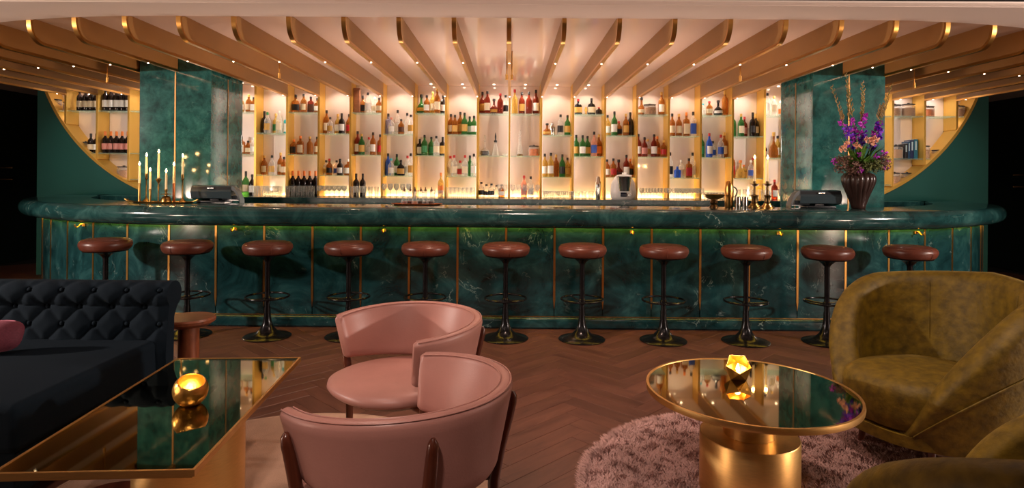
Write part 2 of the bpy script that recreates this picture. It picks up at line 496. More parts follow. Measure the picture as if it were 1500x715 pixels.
# green wall with the wide round-ended niche
CX, CZ, CR = 3.92, 3.33, 2.40
def arc_pts(side, n=28):
    out = []
    a0 = math.acos((CZ - 2.60) / CR)
    for i in range(n + 1):
        a = a0 * (1 - i / n)
        out.append((side * (CX + CR * math.sin(a)) + X0, CZ - CR * math.cos(a)))
    return out
la, ra = arc_pts(-1), arc_pts(1)
WX = 6.27
outline = [(-WX, 0), (WX, 0), (WX, 2.6)] + ra + la[::-1] + [(-WX, 2.6)]
bm = bmesh.new()
vs = [bm.verts.new((x, YB, z)) for x, z in outline]
f = bm.faces.new(vs)
ex = bmesh.ops.extrude_face_region(bm, geom=[f])
bmesh.ops.translate(bm, verts=[v for v in ex['geom'] if isinstance(v, bmesh.types.BMVert)], vec=(0, 0.05, 0))
bmesh.ops.recalc_face_normals(bm, faces=bm.faces)
bmesh.ops.triangulate(bm, faces=bm.faces)
me_ = bpy.data.meshes.new('wall_back'); bm.to_mesh(me_); bm.free()
wall_back = struct(link('wall_back', me_, 'green_paint'))
# brass reveal that runs round the niche
rim = []
path2 = la + [(la[-1][0] + (ra[-1][0] - la[-1][0]) * t / 12, la[-1][1]) for t in range(1, 12)] + ra[::-1]
for i, (x, z) in enumerate(path2):
    a = path2[max(i - 1, 0)]; b = path2[min(i + 1, len(path2) - 1)]
    tx, tz = b[0] - a[0], b[1] - a[1]
    l = math.hypot(tx, tz); nx, nz = -tz / l, tx / l       # towards the inside of the niche
    rim.append([(x, YB - 0.02, z), (x + nx * 0.035, YB - 0.02, z + nz * 0.035), (x + nx * 0.035, YR, z + nz * 0.035), (x, YR, z)])
MB().sweep(rim).obj('niche_trim', 'gold_frame', wall_back, 30)
MB().box(-WX, WX, YR + 0.03, YR + 0.08, 0, 2.6).obj('niche_backing', 'green_paint', wall_back, None)

# ceiling: plaster of the lounge, soffit border, lacquered ceiling over the bar
struct(MB().box(-7.7, 7.7, -1.8, 4.12, 2.72, 2.80).obj('ceiling', 'room_plaster', None, None))
def fin_front(x):
    dx = max(0.0, abs(x) - 2.65)
    return 4.67 + 4.6 - math.sqrt(max(0.01, 4.6 ** 2 - min(dx, 4.5) ** 2))
xs = [-7.6 + 15.2 * i / 120 for i in range(121)]
lacq = MB().sweep([[(x, fin_front(x) - 0.02, ZC), (x, 10.1, ZC), (x, 10.1, ZC + 0.05), (x, fin_front(x) - 0.02, ZC + 0.05)] for x in xs]).obj('ceiling_over_bar', 'ceiling_gloss', None, 30)
struct(lacq); lacq.name = 'ceiling_bar'
sof = MB().sweep([[(x, 4.29, ZC - 0.02), (x, fin_front(x) - 0.012, ZC - 0.02), (x, fin_front(x) - 0.012, ZC + 0.06), (x, 4.29, ZC + 0.06)] for x in xs]).obj('ceiling_soffit', 'soffit', None, 30)
struct(sof)
tr = struct(MB().box(-7.6, 7.6, 4.10, 4.288, ZC + 0.0, ZC + 0.23).obj('trim_1', 'black_gap', None, None))
for y in (4.275, 4.255, 4.232, 4.208):
    MB().tube([(-7.6, y, ZC - 0.012), (7.6, y, ZC - 0.012)], 0.008, 8).obj('moulding', 'soffit', tr)

# pillars clad in green marble, brass line up the middle of each face
PX0, PX1, PY0, PY1 = 3.03, 3.755, 6.19, 6.92
for side, nm in ((-1, 'left'), (1, 'right')):
    xa, xb = (PX0, PX1) if side > 0 else (-PX1, -PX0)
    col = struct(MB().box(xa + 0.02, xb - 0.02, PY0 + 0.02, PY1 - 0.02, 0, ZC).obj('wall_pillar_' + nm, 'black_gap', None, None))
    xm, ym = (xa + xb) / 2, (PY0 + PY1) / 2
    for fy0, fy1 in ((PY0, PY0 + 0.02), (PY1 - 0.02, PY1)):
        rbox('marble_panel', (xa, xm - 0.004, fy0, fy1, 0, ZC), 'marble_pillar', col, bev=0.002, seg=1)
        rbox('marble_panel', (xm + 0.004, xb, fy0, fy1, 0, ZC), 'marble_pillar', col, bev=0.002, seg=1)
    for fx0, fx1 in ((xa, xa + 0.02), (xb - 0.02, xb)):
        rbox('marble_panel', (fx0, fx1, PY0 + 0.021, ym - 0.004, 0, ZC), 'marble_pillar', col, bev=0.002, seg=1)
        rbox('marble_panel', (fx0, fx1, ym + 0.004, PY1 - 0.021, 0, ZC), 'marble_pillar', col, bev=0.002, seg=1)
    MB().add([(xm - 0.007, PY0 - 0.004, 0), (xm + 0.007, PY0 - 0.004, 0), (xm + 0.007, PY0 - 0.004, 2.34), (xm, PY0 - 0.004, 2.40), (xm - 0.007, PY0 - 0.004, 2.34),
              (xm - 0.007, PY0 + 0.006, 0), (xm + 0.007, PY0 + 0.006, 0), (xm + 0.007, PY0 + 0.006, 2.34), (xm, PY0 + 0.006, 2.40), (xm - 0.007, PY0 + 0.006, 2.34)],
             [(0, 1, 2, 3, 4), (9, 8, 7, 6, 5), (0, 5, 6, 1), (1, 6, 7, 2), (2, 7, 8, 3), (3, 8, 9, 4), (4, 9, 5, 0)]).obj('brass_strip', 'brass_line', col, None)
    xi = PX0 if side > 0 else -PX0
    MB().box(xi - 0.005, xi + 0.005, ym - 0.007, ym + 0.007, 0, 2.36).obj('brass_strip', 'brass_line', col, None)

# ================================================================== CEILING FINS
ZF = 2.385
def fin_me(yf, yb):
    prof = []
    r = 0.15
    prof.append((yf, ZC))
    for i in range(11):
        a = PI / 2 * i / 10
        prof.append((yf + r - r * math.cos(a), ZF + r - r * math.sin(a)))
    prof.append((yb, ZF)); 
    body = MB().sweep([[(sx, y, z) for y, z in prof + [(yb, ZC)]] for sx in (-0.012, 0.012)])
    edge_rows = []
    for i, (y, z) in enumerate(prof):
        a = prof[max(i - 1, 0)]; b = prof[min(i + 1, len(prof) - 1)]
        ty, tz = b[0] - a[0], b[1] - a[1]; l = math.hypot(ty, tz)
        ny, nz = tz / l, -ty / l           # outwards (forward / down)
        if i == 0: ny, nz = -1, 0
        o = 0.006; q = 0.016
        edge_rows.append([(-0.017, y + ny * o, z + nz * o), (0.017, y + ny * o, z + nz * o), (0.017, y - ny * q, z - nz * q), (-0.017, y - ny * q, z - nz * q)])
    edge = MB().sweep(edge_rows)
    return body.me('fin_board', 30), edge.me('brass_edge', 35)
dot_me = MB().lathe([(0, -0.004), (0.007, -0.004), (0.007, 0.003), (0, 0.003)], 12).me('spot_lens')
cache = {}
for k in range(-14, 15):
    x = k * S + X0
    yf = fin_front(x)
    yb = PY0 - 0.003 if abs(k) == 8 else YB - 0.002
    key = (round(yf, 3), yb)
    if key not in cache: cache[key] = fin_me(yf, yb)
    bme, eme = cache[key]
    if k == 0: lab = 'tan ceiling fin with brass edge over the middle of the bar'
    else: lab = f'tan ceiling fin with brass edge, {ORD[abs(k)-1]} to the {"left" if k < 0 else "right"} of the middle fin'
    t = thing('ceiling_fin', lab, 'ceiling fin', (x, 0, 0), 0, 'fins across the bar ceiling')
    link('fin_board', bme, 'fin_paint', t)
    e_ = link('brass_edge', eme, 'brass', t)
    yd = 5.6 if abs(k) < 8 else 5.6 + (abs(k) - 7) * 0.10
    for yy in ((yd, 7.95) if abs(k) != 8 else (yd,)):
        link('spot_lens', dot_me, 'led_dot', t, (0, yy, ZF - 0.0065))
    if k % 2 == 0 and abs(k) < 12:
        l_ = light('SPOT', 'fin_spot_light', (x, yd, ZF - 0.02), (x, yd + 0.02, 1.0), 4, (1.0, 0.74, 0.5), 0.02, angle=R(70), blend=0.6)
for sg in (-1, 1):
    light('SPOT', 'wall_fill_light', (sg * 5.0, 6.3, 2.36), (sg * 5.25, 8.1, 1.25), 60, (1.0, 0.86, 0.74), 0.03, angle=R(75), blend=0.9)  # added fill spots, no fixture; they brighten the green wall
for i, x in enumerate((-4.19, -2.27, -0.045, 0.005, 2.23, 4.15)):
    names = ['far left', 'left', 'middle left', 'middle right', 'right', 'far right']
    t = thing('pendant_rod', f'thin brass rod with small spot hanging between the fins, {names[i]} one', 'spotlight', (x, 6.0 + (0.35 if i in (0, 5) else 0), 2.29), 0, 'brass rods between the fins')
    MB().lathe([(0.006, 0.0), (0.006, ZC - 2.29)], 10).obj('rod', 'brass', t)
    MB().lathe([(0, -0.0), (0.014, 0.0), (0.014, 0.05), (0.006, 0.056), (0, 0.056)], 14).obj('spot_head', 'brass', t)

# ================================================================== BAR FRONT
BX, BR, BY = 2.71, 3.0, 5.47      # straight half length, corner radius, face depth
def path(s):
    """point and outward normal on the bar face at arc length s from the middle"""
    if abs(s) <= BX: return (s, BY), (0, -1)
    sg = 1 if s > 0 else -1
    a = (abs(s) - BX) / BR
    return (sg * (BX + BR * math.sin(a)), BY + BR * (1 - math.cos(a))), (sg * math.sin(a), -math.cos(a))
SMAX = BX + BR * R(80)
def s_samples(a, b, step=0.12):
    n = max(1, int(math.ceil((b - a) / step)))
    return [a + (b - a) * i / n for i in range(n + 1)]
def along(a, b, loop, step=0.12):
    rows = []
    for s in s_samples(a, b, step):
        (x, y), (nx, ny) = path(s)
        rows.append([(x + nx * o, y + ny * o, z) for o, z in loop])
    return rows
nose = [(-0.45, 1.07), (0.12, 1.07)] + [(0.12 + 0.08 * math.sin(PI * i / 14), 0.99 + 0.08 * math.cos(PI * i / 14)) for i in range(1, 14)] + [(0.12, 0.91), (0.075, 0.912), (0.07, 0.928), (-0.45, 0.928)]
top = MB().sweep(along(-SMAX, SMAX, nose, 0.08)).obj('bar_countertop', 'marble_top', None, 40)
tag(top, 'long curved green marble countertop with thick rounded front edge', 'countertop')
bar = thing('bar_cabinet', 'curved bar front of green marble panels with thin brass strips', 'bar', (0, 0, 0))
strips = [-0.036 + 0.4315 * j for j in range(-13, 14)]
ed = [-SMAX] + [s for s in strips if abs(s) < SMAX - 0.1] + [SMAX]
for a, b in zip(ed, ed[1:]):
    MB().sweep(along(a + 0.004, b - 0.004, [(-0.03, 0.10), (-0.03, 0.905), (0.0, 0.905), (0.0, 0.10)])).obj('marble_panel', 'marble', bar, 30)
MB().sweep(along(-SMAX, SMAX, [(-0.10, 0.0), (-0.10, 0.90), (-0.032, 0.90), (-0.032, 0.0)], 0.2)).obj('carcass', 'black_gap', bar, 30)
for s in ed[1:-1]:
    (x, y), (nx, ny) = path(s)
    tx, ty = -ny, nx
    V = []
    for o in (0.005, -0.006):
        for du, z in ((-0.009, 0.90), (0.009, 0.90), (0.009, 0.25), (0.0, 0.17), (-0.009, 0.25)):
            V.append((x + nx * o + tx * du, y + ny * o + ty * du, z))
    MB().add(V, [(0, 1, 2, 3, 4), (9, 8, 7, 6, 5), (0, 5, 6, 1), (1, 6, 7, 2), (2, 7, 8, 3), (3, 8, 9, 4), (4, 9, 5, 0)]).obj('brass_strip', 'brass', bar, None)
pl = [(-0.03, 0.0), (0.03, 0.0), (0.045, 0.015)] + [(0.015 + 0.03 * math.cos(R(t)), 0.07 + 0.03 * math.sin(R(t))) for t in (0, 30, 60, 90)] + [(-0.03, 0.10)]
MB().sweep(along(-SMAX, SMAX, pl)).obj('plinth', 'marble', bar, 40)
MB().sweep(along(-SMAX, SMAX, [(0.0005, 0.1005), (0.012, 0.1005), (0.012, 0.107), (0.0005, 0.107)])).obj('brass_bead', 'brass', bar, 30)
MB().sweep(along(-SMAX, SMAX, [(0.012, 0.916), (0.045, 0.916), (0.045, 0.926), (0.012, 0.926)], 0.2)).obj('light_strip', 'led_green', bar, 30)
MB().sweep(along(-SMAX, SMAX, [(0.056, 0.895), (0.061, 0.895), (0.061, 0.925), (0.056, 0.925)], 0.2)).obj('light_baffle', 'black_gap', bar, 30)  # lip added to keep the strip's light off the stool seats
hook_pts = [(0, 0, 0), (0, -0.03, -0.003), (0, -0.045, -0.02), (0, -0.06, -0.028), (0, -0.075, -0.018), (0, -0.078, -0.002)]
hk = MB().tube(hook_pts, 0.006, 8).lathe([(0, -0.022), (0.017, -0.022), (0.017, 0.002), (0, 0.002)], 12).me('bag_hook')
for s in (-4.05, -2.45, -1.12, 1.08, 2.38, 3.72):
    (x, y), (nx, ny) = path(s)
    link('bag_hook', hk, 'brass', bar, (x + nx * 0.012, y + ny * 0.012, 0.872), (0, 0, math.atan2(nx, -ny)))

# ================================================================== BACK COUNTER AND SHELVING
def bc_outline(y0, y1, xh, n=10):
    r = y1 - y0
    pts = [(-xh, y1)]
    pts += [(-xh - 0 + r * (1 - math.cos(PI / 2 * i / n)) - 0, y1 - r * math.sin(PI / 2 * i / n)) for i in range(1, n + 1)]
    pts += [(-p[0], p[1]) for p in reversed(pts)]
    return pts
def slab(pts, z0, z1, name, mat, parent):
    n = len(pts)
    return MB().add([(x, y, z0) for x, y in pts] + [(x, y, z1) for x, y in pts],
                    [tuple(range(n - 1, -1, -1)), tuple(range(n, 2 * n))] + [(i, (i + 1) % n, n + (i + 1) % n, n + i) for i in range(n)]).obj(name, mat, parent, 40)
bc = thing('back_counter', 'low green marble back counter under the lit shelves', 'counter', (0, 0, 0))
slab(bc_outline(7.50, YB - 0.021, 5.35), 0.93, 1.07, 'top', 'marble_top', bc)
slab(bc_outline(7.56, YB - 0.021, 5.30), 0.0, 0.93, 'body', 'marble', bc)

unit = thing('back_bar_shelving', 'illuminated wall shelving with gold uprights and glass shelves behind the bar', 'shelving', (0, 0, 0))
# lower floor of the niche between counter and shelves
MB().box(-CX, CX, YB - 0.0195, YR - 0.035, 1.0, 1.07).obj('niche_floor', 'marble_top', unit, None)
def niche_z(x):
    d = abs(x - X0) - CX
    if d <= 0: return 1.07
    if d >= CR: return 9
    return CZ - math.sqrt(CR * CR - d * d)
div_me = {}
for k in range(-14, 15):
    x = k * S + X0
    z0 = max(1.07, max(niche_z(x - 0.014), niche_z(x + 0.014)) + 0.036) if abs(x) > CX else 1.07
    if z0 > 2.4: continue
    key = round(z0, 3)
    if key not in div_me:
        div_me[key] = rbox_me('divider', -0.014, 0.014, YB, YR, z0, ZC - 0.001, bev=0.002, seg=1)
    dv = link('divider', div_me[key], 'gold_frame', unit, (x, 0, 0))
    for sd in ((-1,) if k < 0 else (1,) if k > 0 else (-1, 1)):      # backlit white panel on the outer face
        MB().box(min(sd * .0145, sd * .0165), max(sd * .0145, sd * .0165), YB + .02, YR - .004, z0 + .02, ZC - .02).obj('light_panel', 'led_white', dv, None)
for k in range(-15, 15):
    xa, xb = k * S + X0, (k + 1) * S + X0
    z0 = min(niche_z(xa), niche_z(xb))
    if z0 > 2.4: continue
    z0 = max(1.07, z0 + 0.05) if z0 > 1.08 else 1.07
    MB().box(xa + 0.0145, xb - 0.0145, YR, YR + 0.02, z0 - (0.0 if z0 == 1.07 else 0.1), ZC - 0.001).obj('back_panel', 'back_panel', unit, None)

ZA = (2.18, 1.62)
ZBs = (1.90, 1.345)
def bay_levels(k):
    n = k + 10       # bay number from the left pillar: 1 .. 18
    if n < 1 or n > 18: return (2.18, 1.62, 1.275)
    if n in (9, 10): return ZA
    if n < 9: return ZA if n % 2 == 1 else ZBs
    return ZBs if n % 2 == 1 else ZA
for k in range(-15, 15):
    if k in (-10, 9): continue
    xa, xb = k * S + X0 + 0.0145, (k + 1) * S + X0 - 0.0145
    for z in bay_levels(k):
        d = z - 0.012
        la_ = xa; lb_ = xb
        if abs((xa + xb) / 2) > CX:
            lim = CX + math.sqrt(max(0, CR * CR - (CZ - d) ** 2)) - 0.045
            la_ = max(xa, -lim + X0); lb_ = min(xb, lim + X0)
            if lb_ - la_ < 0.03: continue
        MB().box(la_, lb_, YB + 0.012, YR - 0.002, d, z).obj('glass_shelf', 'shelf_glass', unit, None)
# lights of the shelving: one small downlight a bay, a glowing strip along the counter
lens = MB().lathe([(0, -0.004), (0.012, -0.004), (0.016, 0.0), (0, 0.0)], 12).me('downlight')
for k in range(-14, 14):
    if k in (-10, 9): continue
    x = (k + 0.5) * S + X0
    wing = abs(k + 0.5) > 10
    link('downlight', lens, 'led_dot', unit, (x, 8.18, ZC - 0.001))
    light('SPOT', 'shelf_spot_light', (x, 8.16, ZC - 0.03), (x, 8.30, 1.6), 7 if not wing else 7, (1.0, 0.82, 0.66) if not wing else (1.0, 0.88, 0.84), 0.02, angle=R(125), blend=0.9)
    if not wing:
        MB().box(x - 0.19, x + 0.19, YR - 0.032, YR - 0.004, 1.03, 1.04).obj('light_strip', 'led_warm', unit, None)

# ------------------------------------------------------------------ bottles
BP = {  # profile (r, h) fractions, cap start, label range, radius, section power, depth scale, name
    's': ([(0, 0), (.94, 0), (1, .02), (1, .56), (.86, .65), (.38, .75), (.33, .80), (.33, .89), (0, .89)], .87, (.14, .46), .041, None, 1, ''),
    'w': ([(0, 0), (.94, 0), (1, .02), (1, .58), (.88, .66), (.40, .74), (.36, .80), (.34, .95), (0, .95)], .80, (.16, .44), .040, None, 1, 'wine'),
    'q': ([(0, 0), (.95, 0), (1, .02), (1, .62), (.90, .69), (.38, .74), (.36, .80), (.36, .89), (0, .89)], .85, (.10, .52), .038, 6, 1, 'square'),
    'l': ([(0, 0), (.94, 0), (1, .02), (1, .66), (.80, .74), (.42, .80), (.40, .90), (0, .90)], .88, (.20, .55), .033, None, 1, 'slim'),
    'd': ([(0, 0), (.80, 0), (1, .08), (1, .26), (.80, .42), (.34, .54), (.24, .62), (.24, .84), (.30, .86), (0, .86)], .84, (.12, .30), .058, None, 1, 'squat'),
    'f': ([(0, 0), (.90, 0), (1, .05), (1, .48), (.82, .62), (.30, .70), (.27, .76), (.27, .88), (0, .88)], .84, (.12, .46), .054, None, .62, 'flat'),
}
bcache = {}
def bottle_meshes(t, h):
    key = (t, h)
    if key in bcache: return bcache[key]
    prof, cs, (l0, l1), r, pw, dy, _ = BP[t]
    H = h / 100.0
    n = 16
    body = MB().lathe([(a * r, b * H) for a, b in prof], n, sy=dy, power=pw).me('bottle_body', 50)
    nr = prof[-2][0] * r * 1.18
    cap = MB().lathe([(0, cs * H), (nr, cs * H), (nr, 0.985 * H), (nr * .85, H), (0, H)], 12).me('cap', 50)
    rows = []
    for i in range(9):
        a = -PI / 2 + R(66) * (i - 4) / 4
        ca, sa = math.cos(a), math.sin(a)
        kk = (abs(ca) ** pw + abs(sa) ** pw) ** (-1 / pw) if pw else 1
        p0, p1 = (r * 1.01, r * 1.03)
        rows.append([(p1 * ca * kk, p1 * sa * kk * dy, l0 * H), (p1 * ca * kk, p1 * sa * kk * dy, l1 * H), (p0 * ca * kk, p0 * sa * kk * dy, l1 * H), (p0 * ca * kk, p0 * sa * kk * dy, l0 * H)])
    lab = MB().sweep(rows).me('label', 50)
    bcache[key] = (body, cap, lab)
    return bcache[key]

def with_mat(me, mat, pool={}):
    key = (me.name, mat)
    if key not in pool:
        c = me.copy(); c.materials.clear(); c.materials.append(MATS[mat]); pool[key] = c
    return pool[key]

def bottle(tok, x, y, z, place, group):
    t, g, c, l = tok[:4]
    h = int(tok[4:])
    body, cap, lab = bottle_meshes(t, h)
    txt = f'{GL[g][0]} {BP[t][6]} bottle,'.replace('  ', ' ') + f' {CC[c][0]} cap, ' + (f'{CC[l][0]} label, ' if l != 'n' else '') + place
    o = thing('wine_bottle' if t == 'w' else 'spirit_bottle', txt, 'bottle', (x, y, z), random.uniform(-0.25, 0.25), group)
    link('bottle_body', with_mat(body, 'glass_' + g), None, o)
    link('cap', with_mat(cap, 'flat_' + c), None, o)
    if l != 'n': link('label', with_mat(lab, 'flat_' + l), None, o)
    return o

BAYS = {
 1: ('_ _ syyw22 sayl24 qakw20', '_ _ qakw24 sakl18 scww22', '_ _ wgkn30 wgkl32 sdkw28'),
 2: ('wdkn30 scgy28 syyg27 scwl30 qtyw26', 'sayl26 _ scky26 sayl30 sakl24', ''),
 3: ('fakk24 sakl25 qrkd22 sakw20', 'qaok20 qaol25 _ sayn24 sakl24', 'wdok33 wdok33 wdok33 wdok33 wdok33'),
 4: ('sakw32 scky22 syyw27 sdkw27 sakr27', 'scky20 sark22 sckb20 sdkw22 faww22', ''),
 5: ('_ fakk24 sckw27 scwl22 sack20'.replace('sack', 'sakl'), 'srkw32 sgyy28 scrw24 sakw30 sakr28', 'wdkw30 wdkw30 _ _ _'),
 6: ('qvkn28 scpw22 sckw33 sakd20 sckn29 scky26', 'sbkb30 sctw23 sgkw29 fkky21 scrw27 scky30', ''),
 7: ('dgky26 sakw24 syyl30 sayl33 sdkw26', 'qdkw22 sgkg27 sgkg25 sckl26 qdky25', '_ _ _ _ syoo32'),
 8: ('sakw28 saky26 saky31 sgky29 sgkw25 sgkw25', 'scrw27 scrl28 fcrr21 scrl28 sgkn28 sckw30', ''),
 9: ('srky30 srkl30 drky21 srrn27 sckk26', '', 'sckk20 sckk17 sckk18 sckn16 sakw17 _'),
 10: ('syrn33 srky30 srkn30 srkw33', '', '_ _ sprp29 sckw28 _'),
 11: ('daky16 _ sckk28 sgky27', 'sykw31 sykw32 sayn30 sgkk30 syky26', ''),
 12: ('fkry21 _ fkkl22 sdrn10', 'sgky29 sgkw28 sgky28 spkb33 sayo30', ''),
 13: ('sykw28 sgkw32 sark20 sayy29 sdkk32', 'sakw24 sakr25 drkd24 srkw30 saok25', ''),
 14: ('dakl24 _ _ sayw31', 'srkw31 srkp26 scyy24 srkw30 saoo28 sayr22', ''),
 15: ('sakl30 sayl30 qaol32 qckb33', 'sckk34 qbbn15 scwl24 qakr26 sckw34', ''),
 16: ('sctw16 sarl19 dkkw20 wayn35', 'sgkg32 sbrw32 sckb22 scrb30 sayl34', ''),
 17: ('wgkn32 sgyl30 srrp27 wdkk32 wdyl31', 'sawr36 dyon24 syoy18 scwb24 sarp28 _', ''),
 18: ('lckw30 lcyl26 scwo20 _', 'wdrw20 dayn34 sykw30 wgkl30 _', 'sckw24 srrw26 scbw30 srrn24'),
}
def bay_name(n):
    return f'{ORD[n-1]} bay from left pillar' if n <= 9 else f'{ORD[18-n]} bay from right pillar'
YS = 8.215
for n, rows in BAYS.items():
    k = n - 10
    xa, xb = k * S + X0 + 0.02, (k + 1) * S + X0 - 0.02
    zs = list(bay_levels(k)) + [1.07]
    for li, (row, z) in enumerate(zip(rows, zs)):
        toks = row.split()
        if not toks: continue
        rads = [BP[t[0]][3] if t != '_' else 0.03 for t in toks]
        tot = sum(2 * r for r in rads)
        gap = (xb - xa - tot) / len(toks)
        x = xa + gap / 2
        seen = 0
        for t, r in zip(toks, rads):
            if t != '_':
                seen += 1
                lev = ('upper shelf', 'lower shelf', 'back counter')[li]
                yy = YS + (random.uniform(-0.03, 0.03) if gap > 0 else (0.045 if seen % 2 else -0.045))
                if li == 2: yy = 8.17
                bottle(t, x + r, yy, z, f'{ORD[seen-1]} on {lev}, {bay_name(n)}', 'bottles on the lit shelves')
            x += 2 * r + gap

# wine bottles on the side shelves
def wing_row(k, toks, z, which):
    xa, xb = k * S + X0 + 0.02, (k + 1) * S + X0 - 0.02
    toks = toks.split(); st_ = (xb - xa) / len(toks); c = 0
    for i, t in enumerate(toks):
        if t == '_': continue
        c += 1
        bottle(t, xa + st_ * (i + .5), YS - 0.03, z, f'{ORD[c-1]} on {which}', 'wine bottles left of the left pillar')
wing_row(-14, '_ wdkl30 wdkl30 wdkl30 wdkl30', 2.18, 'upper shelf, middle bay beyond left pillar')
wing_row(-13, 'wdkw33 wdkw33 wdkw33 wdkw33 wdkw33', 2.18, 'upper shelf just beyond left pillar')
wing_row(-13, 'wdop29 wdop29 wdop29 wdop29 wdop29', 1.62, 'middle shelf just beyond left pillar')
wing_row(-14, '_ _ _ wdkl26 wdkw26', 1.62, 'middle shelf, middle bay beyond left pillar')

def jar(x, y, z, r, h, food, label, wide=1.0):
    t = thing('storage_jar', label, 'jar', (x, y, z), 0, 'storage jars on the shelves')
    MB().lathe([(0, 0), (r * .95, 0), (r, .01), (r, h * .72), (r * .88, h * .80), (r * .86, h * .84), (0, h * .84)], 20).obj('glass', 'glassware', t)
    MB().lathe([(0, .006), (r * .93, .006), (r * .94, h * .62), (r * .5, h * .66), (0, h * .64)], 20).obj('contents', food, t)
    MB().lathe([(0, h * .845), (r * .98, h * .845), (r * .98, h * .91), (r * .8, h * .93), (r * .2, h * .94), (r * .2, h), (0, h)], 20).obj('lid', 'jar_lid', t)
xk = lambda k, f_: (k + f_) * S + X0
jar(xk(-15, .46), YS, 2.18, .085, .17, 'jar_food', 'large black-lidded jar of dry food, leftmost on the left side shelf')
jar(xk(-15, .86), YS, 2.18, .05, .13, 'jar_food', 'small black-lidded jar of dry food on the left side shelf')
jar(xk(-14, .42), YS + .02, 1.62, .075, .16, 'jar_food', 'black-lidded jar beside wine bottles on the left middle shelf')
jar(xk(-13, .70), YS, 1.275, .085, .18, 'jar_food', 'black-lidded jar on the lowest shelf beside the left pillar')
jar(xk(12, .22), YS, 2.18, .08, .17, 'jar_food', 'black-lidded jar of nuts on the right upper shelf, against the pillar')
jar(xk(12, .62), YS - .02, 2.18, .08, .18, 'jar_food', 'black-lidded jar of nuts on the right upper shelf, second from pillar')
jar(xk(13, .26), YS, 2.18, .08, .15, 'jar_orange', 'black-lidded jar of orange dried fruit on the right upper shelf')
jar(xk(14, .22), YS, 2.18, .08, .16, 'jar_food', 'black-lidded jar at the far right end of the upper shelf')
jar(xk(12, .27), YS, 1.62, .082, .19, 'jar_food', 'black-lidded jar beside the blue books')
jar(xk(13, .18), YS, 1.62, .06, .19, 'jar_food', 'tall black-lidded jar just right of the blue books')
jar(xk(13, .58), YS - .02, 1.62, .08, .13, 'jar_food', 'low black-lidded jar farthest right on the middle shelf')
jar(xk(12, .22), YS, 1.275, .07, .17, 'jar_food', 'black-lidded jar on the lowest right shelf, against the pillar')
jar(xk(12, .62), YS, 1.275, .07, .17, 'jar_food', 'black-lidded jar on the lowest right shelf, away from pillar')
bx_ = xk(12, .52)
for i, (wd, h, m_, lab) in enumerate(((.045, .20, 'book_dark', 'black hardback book standing beside a storage jar'), (.03, .23, 'book_blue', 'thin dark blue book standing between the black and navy books'),
                                      (.045, .25, 'book_navy', 'navy hardback book with pale spine mark on right shelf'), (.05, .26, 'book_teal', 'bright teal blue book at the end of the row of books'))):
    t = thing('book', lab, 'book', (bx_, YB + .10, 1.62), 0, 'books on the right side shelf')
    rbox('cover', (0, wd, 0, .17, 0, h), m_, t, bev=.003, seg=2)
    rbox('page_block', (.004, wd - .004, .004, .168, h - .001, h + .0015), 'paper', t, bev=.0005, seg=1)
    rbox('spine_print', (wd * .3, wd * .7, -.0012, .001, h * .45, h * .9), 'spine_print', t, bev=.0003, seg=1)
    bx_ += wd + .002

# decanters, pots and bar tools that share the shelves
def lathe_thing(name, label, cat, loc, parts, group=None, n=24, rz=0):
    t = thing(name, label, cat, loc, rz, group)
    for nm, prof, m_ in parts:
        MB().lathe(prof, n).obj(nm, m_, t)
    return t
x9 = lambda f_: (-1 + f_) * S + X0
lathe_thing('decanter', 'round decanter of dark liquor with long stem stopper, ninth bay middle shelf', 'decanter', (x9(.22), YS, 1.62),
            [('flask', [(0, 0), (.05, 0), (.066, .03), (.060, .07), (.02, .10), (.014, .13), (.014, .19), (.02, .20), (0, .20)], 'glassware'), ('liquor', [(0, .004), (.048, .004), (.062, .03), (.057, .065), (0, .065)], 'glass_d'), ('stopper', [(0, .19), (.012, .19), (.008, .22), (.018, .245), (.012, .27), (0, .28)], 'glassware')])
lathe_thing('decanter', 'tall clear conical decanter with dark stopper, ninth bay middle shelf', 'decanter', (x9(.56), YS, 1.62),
            [('flask', [(0, 0), (.042, 0), (.044, .02), (.026, .12), (.014, .17), (.016, .2), (0, .2)], 'glassware'), ('stopper', [(0, .18), (.02, .18), (.024, .2), (.008, .215), (.012, .26), (.003, .31), (0, .31)], 'till_dark')])
lathe_thing('dish', 'little pale glass dish beside the tall decanter', 'dish', (x9(.86), YS - .03, 1.62), [('dish_bowl', [(0, 0), (.02, 0), (.04, .025), (.037, .026), (.018, .006), (0, .006)], 'glassware')])
lathe_thing('decanter', 'slender crystal decanter with pointed stopper, tenth bay middle shelf', 'decanter', (.34 * S + X0, YS, 1.62),
            [('flask', [(0, 0), (.036, 0), (.038, .02), (.026, .13), (.014, .17), (.016, .21), (0, .21)], 'glassware'), ('base_ring', [(.0362, .001), (.0388, .001), (.0395, .022), (.037, .024)], 'bronze_dark'), ('stopper', [(0, .2), (.014, .2), (.02, .24), (.008, .26), (.022, .3), (.004, .35), (0, .35)], 'glassware')])
jar(.78 * S + X0, YS, 1.62, .068, .15, 'jar_orange', 'black-lidded jar of amber pieces on the tenth bay middle shelf')
shk = [(0, 0), (.032, 0), (.040, .12), (.041, .16), (.036, .20), (.024, .22), (.024, .26), (.016, .27), (0, .272)]
t = lathe_thing('cocktail_shaker', 'steel cocktail shaker standing on the back counter', 'shaker', (2.62 * S + X0 + .06, 8.0, 1.07), [('body', [(r, z * 1.05) for r, z in shk], 'steel')])
lathe_thing('cocktail_shaker', 'small steel shaker on the upper shelf of the eighth bay from right pillar', 'shaker', (1.36 * S + X0, YS, 1.90), [('body', [(r, z * .62) for r, z in shk], 'steel')])
jar((4 + .45) * S + X0, YS - .01, 2.18, .085, .15, 'jar_food', 'wide black-lidded tin jar between bottles on the fifth bay upper shelf')
